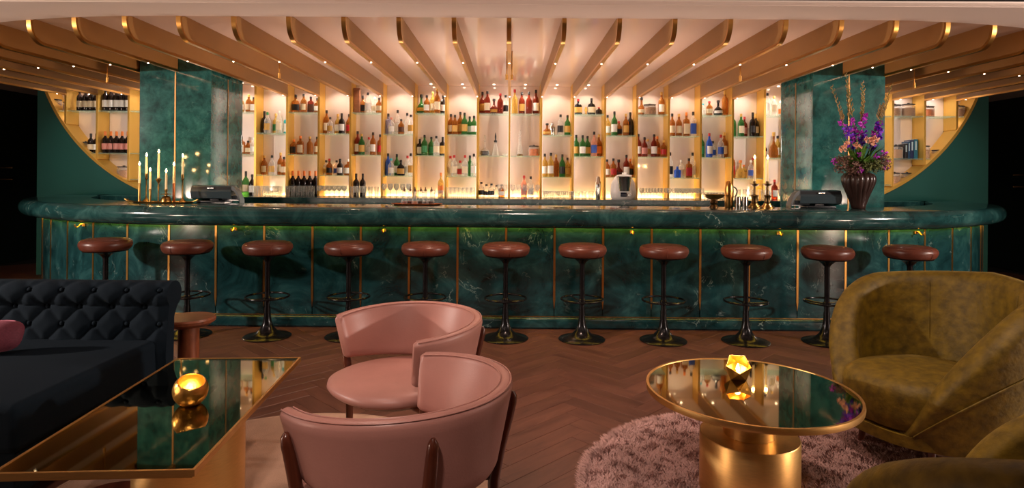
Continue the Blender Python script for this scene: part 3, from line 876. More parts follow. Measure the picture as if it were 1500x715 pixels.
t = thing('carton', 'tall reddish wooden bottle box on the upper shelf, fifth bay from left pillar', 'box', (xk(-5, .14), YS, 2.18))
rbox('box_body', (-.04, .04, -.04, .04, 0, .30), 'box_wood', t, bev=.003)
rbox('box_lid', (-.042, .042, -.042, .042, .301, .33), 'box_wood', t, bev=.003)
lathe_thing('egg_cup', 'small golden ornament between two black bottles', 'ornament', (2.43 * S + X0, YS, 2.18), [('cup', [(0, 0), (.02, 0), (.008, .02), (.022, .06), (.012, .10), (0, .10)], 'gold_leaf')])

# ------------------------------------------------------------------ glassware on the back counter
def glass_me(kind, h, r):
    th = .0022
    if kind == 'tumbler':
        p = [(0, 0), (r * .82, 0), (r, h), (r - th, h), (r * .82 - th, .01), (0, .01)]
    else:   # stemmed glass
        p = [(0, 0), (r * .85, 0), (r * .85, .003), (.004, .008), (.0035, h * .48), (r * .6, h * .56), (r, h * .74), (r * .86, h), (r * .86 - th, h), (r - th, h * .74), (r * .5, h * .58), (0, h * .53)]
    return MB().lathe(p, 14).me('glass', 60)
gm = {('tumbler', .13): glass_me('tumbler', .13, .03), ('tumbler', .09): glass_me('tumbler', .09, .036), ('stem', .17): glass_me('stem', .17, .034), ('stem', .14): glass_me('stem', .14, .034)}
for m_ in gm.values(): m_.materials.append(MATS['glassware'])
GLROWS = {2: ('tumbler', .13, 6, 2), 3: ('tumbler', .13, 6, 1), 4: ('stem', .14, 6, 2), 5: ('tumbler', .13, 5, 1), 6: ('stem', .17, 5, 2), 7: ('tumbler', .09, 4, 1), 8: ('tumbler', .13, 7, 1),
          9: ('stem', .17, 2, 1), 10: ('stem', .17, 5, 1), 11: ('tumbler', .09, 5, 2), 12: ('tumbler', .09, 3, 1), 14: ('stem', .14, 5, 2), 15: ('stem', .14, 6, 2), 16: ('tumbler', .09, 5, 2), 17: ('tumbler', .13, 5, 1)}
for n, (kind, h, cnt, rws) in GLROWS.items():
    k = n - 10
    xa, xb = k * S + X0 + .05, (k + 1) * S + X0 - .05
    if n == 12: xb -= .14
    if n == 9: xa += .25
    for rw in range(rws):
        for i in range(cnt):
            x = xa + (xb - xa) * (i + (.0 if cnt > 1 else .5)) / max(1, cnt - 1)
            o = link('tumbler' if kind == 'tumbler' else 'stemmed_glass', gm[(kind, h)], None, None, (x + (.015 if rw else 0), 8.02 - .085 * rw, 1.07))
            tag(o, f'clear {"tumbler" if kind == "tumbler" else "stemmed glass"}, {ORD[i]} from left, {"front" if rw == rws - 1 else "rear"} row on back counter, {bay_name(n)}', 'glass', 'glasses on the back counter')

# food processor
t = thing('food_processor', 'white food processor with steel bowl on the back counter', 'food processor', (1.44, 7.86, 1.07))
rb = MB().lathe([(0, 0), (.145, 0), (.16, .02), (.165, .10), (.15, .20), (.11, .28), (.06, .31), (0, .315)], 28, sy=.55); rb.obj('housing', 'white_plastic', t)
MB().lathe([(0, .10), (.07, .10), (.092, .27), (.098, .285), (.09, .29), (.088, .28), (.066, .11), (0, .11)], 24, c=(0, -.07, 0)).obj('mixing_bowl', 'steel', t)
MB().lathe([(0, .288), (.097, .288), (.095, .305), (.03, .315), (.028, .335), (0, .337)], 24, c=(0, -.07, 0)).obj('lid', 'white_plastic', t)
rbox('control_screen', (-.05, .03, -.102, -.085, .03, .085), 'screen_off', t, bev=.004)
MB().lathe([(0, -.012), (.02, -.012), (.02, .012), (0, .012)], 16).obj('dial', 'steel', t, loc=(.06, -.09, .055), rot=(R(90), 0, 0))

# ================================================================== THINGS ON THE BAR
def on_arc(x):   # depth of a spot about 0.35 m behind the nose
    d = max(0, abs(x) - BX)
    r = BR - .22
    return BY + BR - math.sqrt(r * r - d * d)
ZT = 1.07
def candle_light(x, y, z, p):
    light('POINT', 'candle_light', (x, y, z), None, p, (1.0, 0.55, 0.2), .012)
def flame_me(h=.03):
    return MB().lathe([(0, 0), (.0055, h * .15), (.008, h * .35), (.0055, h * .65), (.0016, h * .9), (0, h)], 10).me('flame')
FL = flame_me(.038); FL.materials.append(MATS['flame'])
def candlestick(x, y, z, hz, hc, label, prof, mat='brass_old', rc=.0105, p=.8, extra=None):
    t = thing('candlestick', label, 'candlestick', (x, y, z), 0, 'lit candles on the bar')
    MB().lathe(prof, 20).obj('holder', mat, t)
    if extra: extra(t)
    MB().lathe([(0, 0), (rc, 0), (rc * .8, hc * .97), (rc * .4, hc), (0, hc)], 14).obj('candle', 'wax', t, loc=(0, 0, hz))
    link('flame', FL, None, t, (0, 0, hz + hc + .002))
    candle_light(x, y, z + hz + hc + .02, p)
trx, trY = -3.30, 5.82
t = thing('tray', 'long tarnished brass tray under the burning candles', 'tray', (trx, trY, ZT))
MB().lathe([(0, 0), (.27, 0), (.30, .014), (.295, .016), (.268, .004), (0, .004)], 40, sy=.36).obj('dish', 'brass_old', t)
MB().tube([(.27, -.01, .012), (.32, -.03, .022), (.345, -.03, .036), (.33, 0, .03)], .007, 8).obj('handle', 'brass_old', t)
MB().tube([(-.27, -.01, .012), (-.32, -.03, .022), (-.345, -.03, .036), (-.33, 0, .03)], .007, 8).obj('handle', 'brass_old', t)
zt = ZT + .004
rod = lambda h: [(0, 0), (.016, 0), (.014, .004), (.011, .01), (.0105, h - .006), (.0135, h - .004), (.0135, h), (0, h)]
flare = lambda h: [(0, 0), (.042, 0), (.036, .012), (.012, .035), (.007, .06), (.006, h - .06), (.013, h - .05), (.017, h - .046), (.007, h - .042), (.012, h - .03), (.0125, h), (0, h)]
cand = [(-.215, -.02, .185, .165, 'straight candlestick at the left end of the brass tray, candle lit', rod(.185)),
        (-.172, .02, .275, .16, 'slim flared candlestick with tall candle, second on the tray', flare(.275)),
        (-.107, -.03, .13, .165, 'lowest straight candlestick near the left of the tray', rod(.13)),
        (-.05, .01, .235, .235, 'leaf-stemmed candlestick carrying the tallest candle', [(0, 0), (.022, 0), (.018, .006), (.005, .012), (.005, .10), (.008, .14), (.005, .18), (.012, .195), (.024, .215), (.026, .225), (.012, .228), (.012, .235), (0, .235)]),
        (.045, -.03, .13, .155, 'candlestick on a domed brass foot with a wide drip plate', [(0, 0), (.048, 0), (.048, .008), (.044, .035), (.030, .06), (.012, .068), (.010, .076), (.045, .080), (.046, .084), (.012, .088), (.008, .1), (.013, .112), (.013, .13), (0, .13)]),
        (.085, .03, .185, .165, 'straight copper candlestick behind the domed one', rod(.185)),
        (.185, 0, .27, .16, 'slim flared candlestick at the right end of the brass tray', flare(.27))]
for dx, dy, hz, hc, lab, prof in cand:
    candlestick(trx + dx, trY + dy, zt, hz, hc, lab, prof, 'copper_tray' if 'copper' in lab else 'brass_old')

# the two candlesticks on the right with their brass feet
for i, (x, lab) in enumerate(((2.275, 'dark bronze candlestick with lit candle beside the tumblers'), (2.395, 'dark bronze candlestick on stepped gold foot, nearer the right pillar'))):
    def foot(t):
        MB().lathe([(0, 0), (.062, 0), (.062, .012), (.05, .014), (.048, .026), (.036, .028), (.034, .042), (0, .042)], 20).obj('foot', 'brass' if i else 'brass_old', t)
    candlestick(x, 5.74, ZT, .25, .205, lab, [(0, .042), (.026, .042), (.030, .05), (.026, .06), (.028, .10), (.034, .115), (.030, .12), (.014, .125), (.012, .20), (.03, .208), (.042, .222), (.042, .228), (.016, .23), (.014, .25), (0, .25)], 'bronze_dark', .0115, 1.0, foot)

# brass footed bowl, gold shaker, tumblers, glass jug
lathe_thing('footed_bowl', 'tarnished brass bowl on a turned foot, on the bar counter', 'bowl', (1.89, 5.72, ZT), [('foot', [(0, 0), (.042, 0), (.040, .012), (.026, .03), (.036, .05), (.03, .065), (.024, .075), (0, .075)], 'bronze_dark'), ('dish', [(0, .07), (.04, .076), (.085, .098), (.1, .125), (.094, .126), (.078, .103), (.035, .084), (0, .082)], 'brass_old')], n=28)
lathe_thing('cocktail_shaker', 'polished gold cocktail shaker between bowl and tumblers', 'shaker', (2.045, 5.76, ZT), [('cup', [(0, 0), (.034, 0), (.038, .01), (.041, .145), (0, .145)], 'brass'), ('dome', [(.0415, .146), (.0415, .165), (.038, .20), (.032, .235), (.018, .252), (0, .256)], 'brass')])
for i, x in enumerate((2.105, 2.172)):
    o = MB().lathe([(0, 0), (.026, 0), (.03, .105), (.027, .105), (.024, .012), (0, .012)], 18).obj('mixing_cup', 'steel', None, 60, (x, 5.70, ZT))
    tag(o, 'small hammered steel cup ' + ('touching the gold shaker' if i == 0 else 'beside the bronze candlestick'), 'cup', 'steel cups on the bar')
t = thing('glass_jug', 'glass jug with large black loop handle on the back counter', 'jug', (2.77, 7.80, ZT))
MB().lathe([(0, 0), (.05, 0), (.055, .02), (.05, .16), (.053, .18), (.05, .18), (.047, .16), (.05, .02), (0, .012)], 20).obj('vessel', 'glassware', t)
MB().tube([(.045 + .045 * math.sin(a), -.03, .10 + .062 * math.cos(a)) for a in [2 * PI * i / 20 for i in range(20)]], .008, 8, closed=True).obj('handle', 'jar_lid', t)

# tray of dasher bottles
dt = thing('tray', 'oval copper tray carrying little bitters bottles on the bar', 'tray', (-.885, 5.80, ZT))
MB().lathe([(0, 0), (.21, 0), (.245, .014), (.24, .017), (.207, .005), (0, .005)], 40, sy=.42).obj('dish', 'copper_tray', dt)
for nm_, c_ in (('liquid_red', (.16, .02, .015)), ('liquid_amber', (.35, .10, .03)), ('liquid_dark', (.03, .012, .012))): plain(nm_, c_, 0.1)
dash_cols = ['liquid_red', 'liquid_red', 'liquid_amber', 'liquid_dark', 'liquid_dark', 'liquid_dark']
for i in range(6):
    x = -.885 - .115 + .05 * i
    t = thing('bitters_bottle', f'little bitters bottle with dark pourer, {ORD[i]} from left on the copper tray', 'bottle', (x, 5.80 + (.025 if i % 2 else -.02), ZT + .005), 0, 'bitters bottles on the copper tray')
    MB().lathe([(0, 0), (.028, 0), (.031, .008), (.029, .03), (.012, .085), (.010, .12), (.013, .124), (0, .124)], 16).obj('flask', 'glassware', t)
    MB().lathe([(0, .003), (.026, .003), (.0285, .01), (.026, .032), (0, .032)], 16).obj('liquid', dash_cols[i], t)
    MB().lathe([(0, .1245), (.010, .1245), (.012, .14), (.005, .15), (.004, .165), (0, .168)], 12).obj('pourer', 'flat_d', t)

# tills
def till(x, y, rz, label, flip):
    t = thing('till', label, 'till', (x, y, ZT), rz, 'tills on the bar')
    g = flip
    # screen head seen from behind: a leaning shell
    prof = [(-.045, .045), (.07, .02), (.11, .06), (.085, .155), (.055, .17), (-.03, .165), (-.06, .11)]
    MB().sweep([[(xx, a, b) for a, b in prof] for xx in (-.195, -.185, .185, .195)]).obj('screen_shell', 'till_plastic', t, 30)
    MB().sweep([[(xx, a - .004, b) for a, b in ((-.052, .112), (-.036, .155), (-.030, .157), (-.046, .11))] for xx in (-.19, .19)]).obj('vent_band', 'till_dark', t, 30)
    rbox('name_plate', (-.03, .03, -.062, -.046, .138, .148), 'steel', t, bev=.001, seg=1)
    MB().sweep([[(xx, a, b) for a, b in ((-.03, .03), (.05, .02), (.06, .07), (-.04, .07))] for xx in (g * .10, g * .24)]).obj('hinge_block', 'till_dark', t, 30)
    MB().sweep([[(g * (.195 + .085 * q), a, b - .125 * q * q - .0 * q) for a, b in ((-.045, .125), (.06, .12), (.06, .155), (-.045, .165))] for q in (0, .33, .66, 1)]).obj('display_panel', 'till_plastic', t, 30)
    rbox('base', (-.14, .14, -.06, .11, 0, .022), 'till_dark', t, bev=.008)
    MB().box(-.03, .05, .0, .06, .02, .06).obj('stand', 'till_dark', t, None)
till(-2.90, 5.98, 0, 'black till on the bar beside the burning candles', 1)
till(2.92, 5.84, 0, 'black till on the bar beside the flower vase', -1)
for i, x in enumerate((3.85, 4.12)):
    t = thing('receipt_printer', f'small white device with dark display behind the bar, {"nearer" if i == 0 else "farther from"} the right pillar', 'printer', (x, 7.62, ZT), 0, 'white devices on the back counter')
    rbox('case', (-.08, .08, -.05, .05, 0, .05), 'white_plastic', t, bev=.008)
    rbox('display', (-.03, .03, -.054, -.045, .012, .034), 'screen_off', t, bev=.002, seg=1)

# vase of flowers
VX, VY = 3.24, 5.74
vase = thing('vase', 'dark brown ribbed pottery vase on the bar by the right pillar', 'vase', (VX, VY, ZT))
prof = [(.054, 0), (.060, .006), (.064, .03), (.086, .10), (.114, .17), (.136, .225), (.146, .265), (.144, .295), (.126, .322), (.094, .338), (.080, .342), (.076, .338), (.08, .32), (.105, .27), (.052, .05), (.004, .04)]
rows = []
nseg = 96
V = []; F = []
for j, (r, z) in enumerate(prof):
    for i in range(nseg):
        a = 2 * PI * i / nseg
        d = 0.0
        if 1 < j < 11 and r > .07: d = -.010 * (1 - abs(math.cos(8 * a))) ** 2 * min(1, (r - .06) / .05)
        V.append(((r + d) * math.cos(a), (r + d) * math.sin(a), z))
for j in range(len(prof) - 1):
    for i in range(nseg):
        F.append((j * nseg + i, j * nseg + (i + 1) % nseg, (j + 1) * nseg + (i + 1) % nseg, (j + 1) * nseg + i))
F.append(tuple(range(nseg - 1, -1, -1)))
MB().add(V, F).obj('vase_body', 'pottery', vase, 60)
fl = thing('flower_arrangement', 'tall arrangement of purple gladioli, peach blooms and hydrangeas in the vase', 'flowers', (VX, VY, ZT + .30))
def petal_cluster(mb, c, r, n, size):
    for i in range(n):
        d = Vector((random.gauss(0, 1), random.gauss(0, 1), random.gauss(0, 1) + .2)).normalized()
        p = Vector(c) + d * r * random.uniform(.4, 1)
        a = d.orthogonal().normalized(); b = d.cross(a)
        q = random.uniform(0, 2 * PI)
        a, b = a * math.cos(q) + b * math.sin(q), b * math.cos(q) - a * math.sin(q)
        s_ = size * random.uniform(.7, 1.2)
        V = [p - d * s_ * .3, p + a * s_ * .5 - b * .35 * s_ + d * .25 * s_, p + a * s_ * 1.05 + d * .1 * s_, p + a * s_ * .5 + b * .35 * s_ + d * .25 * s_, p + a * s_ * .55 + d * s_ * .02]
        mb.add(V, [(0, 1, 4), (1, 2, 4), (2, 3, 4), (3, 0, 4)])
def gladiolus(base, tip, bl, mat, bud_from):
    m = MB()
    base, tip = Vector(base), Vector(tip)
    bow = Vector((random.uniform(-.02, .02), 0, 0))
    pts = [base.lerp(tip, i / 8) + bow * math.sin(PI * i / 8) for i in range(9)]
    m.tube(pts, [.006 - .0005 * i for i in range(9)], 6).obj('stem', 'stem', fl)
    mb = MB()
    for i in range(16):      # unopened buds up the tip
        q = bud_from + (1 - bud_from) * i / 15
        p = base.lerp(tip, q) + bow * math.sin(PI * q)
        sg = 1 if i % 2 else -1
        l = .05 * (1.2 - q) + .018
        mb.tube([p, p + Vector((sg * .014, random.uniform(-.01, .01), l * .5)), p + Vector((sg * .012, 0, l))], [.005, .008 * (1.4 - q), .0015], 5)
    mb.obj('bud_spike', 'bud_stem', fl)
    for q in bl:
        p = base.lerp(tip, q)
        k = MB(); petal_cluster(k, p + Vector((random.uniform(-.02, .02), -.02, 0)), .022, 11, .042)
        k.obj('blossom', mat, fl, None)
gladiolus((-.02, 0, 0), (-.265, -.02, .83), (.50, .60), 'petal_magenta', .62)
gladiolus((-.01, 0, 0), (-.125, .0, .95), (.36, .46, .54), 'petal_magenta', .60)
gladiolus((0, .02, 0), (-.10, .03, .90), (.30, .40), 'petal_violet', .62)
gladiolus((0, 0, 0), (.03, .0, .87), (.46, .56, .64), 'petal_magenta', .60)
gladiolus((0, -.02, 0), (.055, .02, .80), (.34, .42, .50), 'petal_violet', .62)
gladiolus((.02, 0, 0), (.295, -.01, .85), (.48, .58), 'petal_magenta', .62)
gladiolus((.02, -.02, 0), (.24, -.04, .70), (.40, .50, .60, .68), 'petal_violet', .78)
gladiolus((-.02, -.02, 0), (-.20, -.05, .60), (.50, .62, .72), 'petal_violet', .85)
gladiolus((.02, -.02, 0), (.20, -.02, .66), (.56, .68), 'petal_magenta', .82)
for c in ((-.185, -.08, .245), (-.155, -.09, .29), (.03, -.10, .335), (.075, -.10, .32), (.10, -.09, .34), (-.06, -.1, .28)):
    k = MB(); petal_cluster(k, c, .026, 16, .034); k.obj('blossom', 'petal_peach', fl, None)
for c, r, hm in (((-.17, -.05, .115), .095, 'hydrangea'), ((-.085, -.09, .075), .075, 'hydrangea'), ((.175, -.05, .125), .09, 'hydrangea'), ((.09, -.10, .10), .07, 'hydrangea_green'), ((.0, -.12, .09), .055, 'hydrangea_green')):
    k = MB(); petal_cluster(k, c, r, 380, .021); k.obj('hydrangea_head', hm, fl, None)
for c in ((-.26, -.06, .14), (-.06, -.14, .06), (-.05, -.11, .20), (.10, -.11, .18), (.25, -.04, .14), (.235, -.03, .08), (.2, -.06, .22)):
    k = MB(); petal_cluster(k, c, .016, 9, .03); k.obj('blossom', 'petal_magenta', fl, None)
for i in range(110):
    a = random.uniform(0, 2 * PI)
    el = random.uniform(.2, 1.25)
    p = Vector((.02 * math.cos(a), .02 * math.sin(a), random.uniform(0, .10)))
    d = Vector((math.cos(a) * math.cos(el), math.sin(a) * math.cos(el) * .7, math.sin(el)))
    l = random.uniform(.14, .34)
    sidev = d.cross(Vector((0, 0, 1))).normalized()
    nrm = sidev.cross(d)
    wv = random.uniform(.010, .022)
    q = p + d * l * .35; e_ = p + d * l
    V = [p, q + d * l * .3 + sidev * wv, e_ - nrm * .02, q + d * l * .3 - sidev * wv, q + d * l * .3 + nrm * wv * .35, p + d * l * .25 + sidev * wv * .3, p + d * l * .25 - sidev * wv * .3]
    MB().add(V, [(0, 5, 4), (5, 1, 4), (1, 2, 4), (2, 3, 4), (3, 6, 4), (6, 0, 4)]).obj('leaf', 'leaf', fl, None)

# ================================================================== BAR STOOLS
def make_stool():
    t = thing('bar_stool', '', 'bar stool', (0, 0, 0), 0, 'bar stools along the counter')
    MB().lathe([(0, 0), (.19, 0), (.193, .006), (.185, .012), (.13, .022), (.085, .042), (.055, .075), (.036, .12), (.027, .18), (.025, .25), (0, .25)], 36).obj('base', 'black_metal', t)
    MB().lathe([(.021, .24), (.021, .62), (.026, .63), (.038, .645), (.065, .668), (.11, .682), (.168, .686), (.172, .692), (0, .692)], 32).obj('column', 'black_metal', t)
    ring = MB().tube([(.172 * math.cos(2 * PI * i / 40), .172 * math.sin(2 * PI * i / 40), .335) for i in range(40)], .0085, 8, closed=True)
    ring.obj('foot_ring', 'black_metal', t)
    for a in (R(90), R(210), R(330)):
        MB().tube([(.02 * math.cos(a), .02 * math.sin(a), .318), (.10 * math.cos(a), .10 * math.sin(a), .322), (.168 * math.cos(a), .168 * math.sin(a), .333)], .0065, 8).obj('spoke', 'black_metal', t)
    MB().lathe([(.016, .29), (.03, .295), (.03, .33), (.022, .335)], 20).obj('ring_collar', 'black_metal', t)
    seat = MB().lathe([(0, .693), (.165, .693), (.178, .697), (.190, .712), (.199, .735), (.200, .750), (.194, .768), (.182, .778), (.176, .779), (.150, .790), (.08, .797), (0, .799)], 44).obj('seat', 'brown_leather', t)
    MB().tube([(.1795 * math.cos(2 * PI * i / 44), .1795 * math.sin(2 * PI * i / 44), .779) for i in range(44)], .0035, 6, closed=True).obj('piping', 'brown_leather', seat)
    MB().tube([(.02, -.180, .699), (.02, -.194, .716), (.02, -.2005, .742), (.02, -.194, .768), (.02, -.180, .780)], .0022, 6).obj('seam', 'brown_leather', seat)
    return t
proto = make_stool()
sx_ = [(-3.46, 5.24, 2.2), (-2.70, 5.13, -.3), (-2.015, 5.10, .4), (-1.345, 5.12, -.2), (-.705, 5.12, 0), (-.035, 5.11, .1), (.60, 5.10, .5), (1.27, 5.08, -.2), (1.945, 5.07, .3), (2.61, 5.07, .9), (3.34, 5.15, .2)]
for i, (x, y, a) in enumerate(sx_):
    o = proto if i == 0 else copy_tree(proto)
    o.location = (x, y, 0.0); o.rotation_euler = (0, 0, a)
    o['label'] = f'brown leather bar stool on black trumpet base, {ORD[i]} from the left' if i < 10 else 'brown leather bar stool on black trumpet base, rightmost, behind the velvet armchair'

# ================================================================== LOUNGE FURNITURE
# ---- rugs
rg = thing('round_rug', 'flat beige round rug under the glass-topped gold table', 'rug', (-.98, 2.50, 0))
MB().lathe([(0, .001), (.945, .001), (.95, .004), (.945, .009), (0, .010)], 90).obj('rug_field', 'beige_rug', rg)
MB().tube([(.945 * math.cos(2 * PI * i / 90), .945 * math.sin(2 * PI * i / 90), .007) for i in range(90)], .0055, 6, closed=True).obj('binding', 'beige_rug', rg)
sh = thing('shag_rug', 'round mauve long-pile shag rug under the round table', 'rug', (1.21, 2.56, 0))
SR = .90
MB().lathe([(0, .001), (SR, .001), (SR, .008), (0, .010)], 80).obj('backing', 'mauve_pile', sh)
V = []; F = []
rs = random.Random(3)
for i in range(110000):
    r = SR * math.sqrt(rs.random()) * 1.0; a = rs.random() * 2 * PI
    x, y = r * math.cos(a), r * math.sin(a)
    if (y + 2.56) < 2.35 : continue
    cl = math.sin(x * 41 + 3 * math.sin(y * 23)) + math.sin(y * 37 + 2.5 * math.sin(x * 29))
    l = .032 + .002 * cl + rs.random() * .010
    t_ = cl * 1.3 + rs.random() * 4.2
    lx, ly = math.cos(t_) * .015, math.sin(t_) * .015
    if r > SR - .03: lx += x / r * .025; ly += y / r * .025
    px, py = -ly, lx
    q = .0026 / max(1e-4, math.hypot(px, py)); px *= q; py *= q
    n = len(V)
    V += [(x - px, y - py, .008), (x + px, y + py, .008), (x + lx * .5 + px * .9, y + ly * .5 + py * .9, .008 + l * .65), (x + lx * .5 - px * .9, y + ly * .5 - py * .9, .008 + l * .65), (x + lx, y + ly, .008 + l * .85)]
    F += [(n, n + 1, n + 2, n + 3), (n + 3, n + 2, n + 4)]
pile = link('pile', mesh('pile', V, F, None), 'mauve_pile', sh)
pile['kind'] = 'stuff'

# ---- sofa
sofa = thing('sofa', 'dark navy buttoned sofa with rolled back and deep seat', 'sofa', (0, 0, 0))
def roll_profile():
    P = [(3.36, .36), (3.37, .45), (3.38, .54), (3.395, .62)]
    c = (3.445, .675); r = .075
    for i in range(0, 15):
        a = R(200 - 19 * i)
        P.append((c[0] + r * math.cos(a), c[1] + r * math.sin(a)))
    P += [(3.445, .55), (3.44, .30), (3.43, .06), (3.38, .06)]
    return P
P = roll_profile()
# resample the profile evenly
def resample(P, n):
    d = [0]
    for a, b in zip(P, P[1:]): d.append(d[-1] + math.dist(a, b))
    out = []
    for i in range(n):
        s = d[-1] * i / (n - 1)
        j = max(k for k in range(len(d)) if d[k] <= s + 1e-9); j = min(j, len(P) - 2)
        f_ = (s - d[j]) / max(1e-9, d[j + 1] - d[j])
        out.append((P[j][0] + (P[j + 1][0] - P[j][0]) * f_, P[j][1] + (P[j + 1][1] - P[j][1]) * f_))
    return out, d[-1]
NV = 110
RP, LEN = resample(P, NV)
XS0, XS1, NXs = -4.3, -1.885, 300
TV = .43      # arc length of the tufted part
btn = []
rows = []
for i in range(NXs + 1):
    x = XS0 + (XS1 - XS0) * i / NXs
    row = []
    for j, (y, z) in enumerate(RP):
        v = LEN * j / (NV - 1)
        a = RP[max(j - 1, 0)]; b = RP[min(j + 1, NV - 1)]
        ty, tz = b[0] - a[0], b[1] - a[1]; l = math.hypot(ty, tz) or 1
        ny, nz = -tz / l, ty / l
        d = 0.0
        if v < TV:
            u = x + 2.02
            p = u / .18 + (v - .055) / .20; q = u / .18 - (v - .055) / .20
            ep, eq = abs(p - round(p)), abs(q - round(q))
            d = .019 * min(1, (min(ep, eq) / .5) ** .6 * 1.35) - .020 * math.exp(-(ep * ep + eq * eq) / .010)
            d *= max(0, min(1, (TV - v) / .06)) * max(0, min(1, (XS1 - x) / .05))
        row.append((x, y + ny * d, z + nz * d))
    rows.append(row)
MB().sweep(rows).obj('back', 'navy_cloth', sofa, 60)
bme = MB().lathe([(0, -.003), (.010, -.003), (.012, .002), (.008, .007), (0, .009)], 12).me('button'); bme.materials.append(MATS['navy_cloth'])
for ri, v in enumerate((.055, .155, .255, .355)):
    y, z = RP[int(round(v / LEN * (NV - 1)))]
    for c in range(-14, 2):
        x = -2.02 + .18 * c + (.09 if ri % 2 else 0)
        if x > XS1 - .04 or x < -3.0: continue
        link('button', bme, None, sofa, (x, y - .001, z + .002), (R(75) if ri < 3 else R(35), 0, 0))
rbox('seat_cushion', (-4.3, -1.935, 2.40, 3.40, .235, .435), 'navy_cloth', sofa, bev=.035, seg=5)
rbox('seat_base', (-4.28, -1.95, 2.42, 3.42, .06, .238), 'navy_cloth', sofa, bev=.012)
for x, y in ((-2.05, 2.5), (-2.05, 3.3), (-4.1, 2.5), (-4.1, 3.3)):
    MB().lathe([(0, 0), (.02, 0), (.03, .062), (0, .062)], 12).obj('foot', 'dark_red_wood', sofa, loc=(x, y, 0))
# pink cushion
cu = MB().lathe([(0, -.5), (.5, -.42), (.85, -.22), (1, 0), (.85, .22), (.5, .42), (0, .5)], 32, power=3.2).me('cushion_cover', 80)
t = thing('cushion', 'plum pink velvet cushion leaning against the sofa back', 'cushion', (-2.60, 3.09, .44), 0)
co = link('cushion_cover', cu, 'pink_velvet', t, (0, 0, .082), (R(62), 0, R(10)))
co.scale = (.130, .082, .13)

# ---- small wooden stool table
lathe_thing('side_table', 'small round wooden side table behind the sofa end', 'side table', (-1.905, 3.64, 0),
            [('table_top', [(0, .455), (.12, .455), (.146, .475), (.148, .49), (.140, .50), (0, .501)], 'table_wood'), ('leg', [(0, .0), (.058, .0), (.058, .456), (0, .456)], 'table_wood')], n=40)

# ---- gold table with bronze mirror top, left
lt = thing('coffee_table', 'long gold coffee table with dark bronze mirror top beside the sofa', 'coffee table', (-1.36, 2.56, 0), R(3.6))
hx, hy, zt_ = .315, .615, .40
MB().sweep([[(sx * (hx + o), sy * (hy + o), z) for o, z in ((0, zt_ - .022), (0, zt_), (-.010, zt_), (-.010, zt_ - .022))] for sx, sy in ((-1, -1), (1, -1), (1, 1), (-1, 1))], ring=True).obj('brass_frame', 'brass_satin', lt, 30)
MB().box(-hx + .0105, hx - .0105, -hy + .0105, hy - .0105, zt_ - .016, zt_ - .002).obj('mirror_top', 'mirror_bronze', lt, None)
MB().box(-hx + .0105, hx - .0105, -hy + .0105, hy - .0105, zt_ - .03, zt_ - .0165).obj('under_board', 'brass_satin', lt, None)
MB().lathe([(0, .011), (.20, .011), (.20, .369), (0, .369)], 56).obj('drum_leg', 'brass_satin', lt, loc=(.10, -.16, 0))
MB().lathe([(0, .011), (.14, .011), (.14, .369), (0, .369)], 48).obj('drum_leg', 'brass_satin', lt, loc=(-.06, .32, 0))
MB().lathe([(0, .011), (.13, .011), (.13, .16), (.12, .168), (0, .168)], 48).obj('drum_foot', 'dark_red_wood', lt, loc=(-.12, -.32, 0))

# moon shaped tealight bowl
mt = thing('candle_bowl', 'round gold candle bowl with slanted opening on the long table', 'candle holder', (-1.315, 2.53, zt_ - .002))
bm = bmesh.new()
bmesh.ops.create_uvsphere(bm, u_segments=40, v_segments=26, radius=.068)
cutn = Vector((.25, -.30, 1)).normalized()
bmesh.ops.bisect_plane(bm, geom=bm.verts[:] + bm.edges[:] + bm.faces[:], plane_co=cutn * .044, plane_no=cutn, clear_outer=True)
bmesh.ops.bisect_plane(bm, geom=bm.verts[:] + bm.edges[:] + bm.faces[:], plane_co=(0, 0, -.060), plane_no=(0, 0, -1), clear_outer=True)
bmesh.ops.holes_fill(bm, edges=[e for e in bm.edges if e.is_boundary and all(v.co.z < -.058 for v in e.verts)], sides=0)
bmesh.ops.translate(bm, verts=bm.verts, vec=(0, 0, .060))
me_ = bpy.data.meshes.new('bowl_shell'); bm.to_mesh(me_); bm.free()
me_.polygons.foreach_set('use_smooth', [True] * len(me_.polygons))
bo = link('bowl_shell', me_, 'gold_leaf', mt)
sm_ = bo.modifiers.new('thickness', 'SOLIDIFY'); sm_.thickness = .004; sm_.offset = -1
MB().lathe([(0, 0), (.019, 0), (.019, .016), (0, .016)], 20).obj('tealight', 'wax', mt, loc=(0, 0, .008))
link('flame', FL, None, mt, (0, 0, .027)); 
candle_light(-1.315, 2.53, zt_ + .05, .55)

# ---- round gold table, right
rt = thing('round_table', 'round gold coffee table with dark bronze mirror top on drum base', 'coffee table', (1.015, 2.60, 0))
TR = .425
MB().lathe([(TR - .012, .440), (TR, .440), (TR + .002, .452), (TR, .464), (TR - .010, .464), (TR - .012, .458)], 96).obj('brass_rim', 'brass_satin', rt)
MB().lathe([(0, .442), (TR - .0125, .442), (TR - .0125, .462), (0, .462)], 96).obj('mirror_top', 'mirror_bronze', rt)
MB().lathe([(0, .271), (.105, .271), (.105, .4415), (0, .4415)], 56).obj('neck', 'brass_satin', rt)
MB().lathe([(0, .012), (.20, .012), (.20, .266), (.197, .2705), (0, .2705)], 72).obj('drum_base', 'brass_satin', rt)
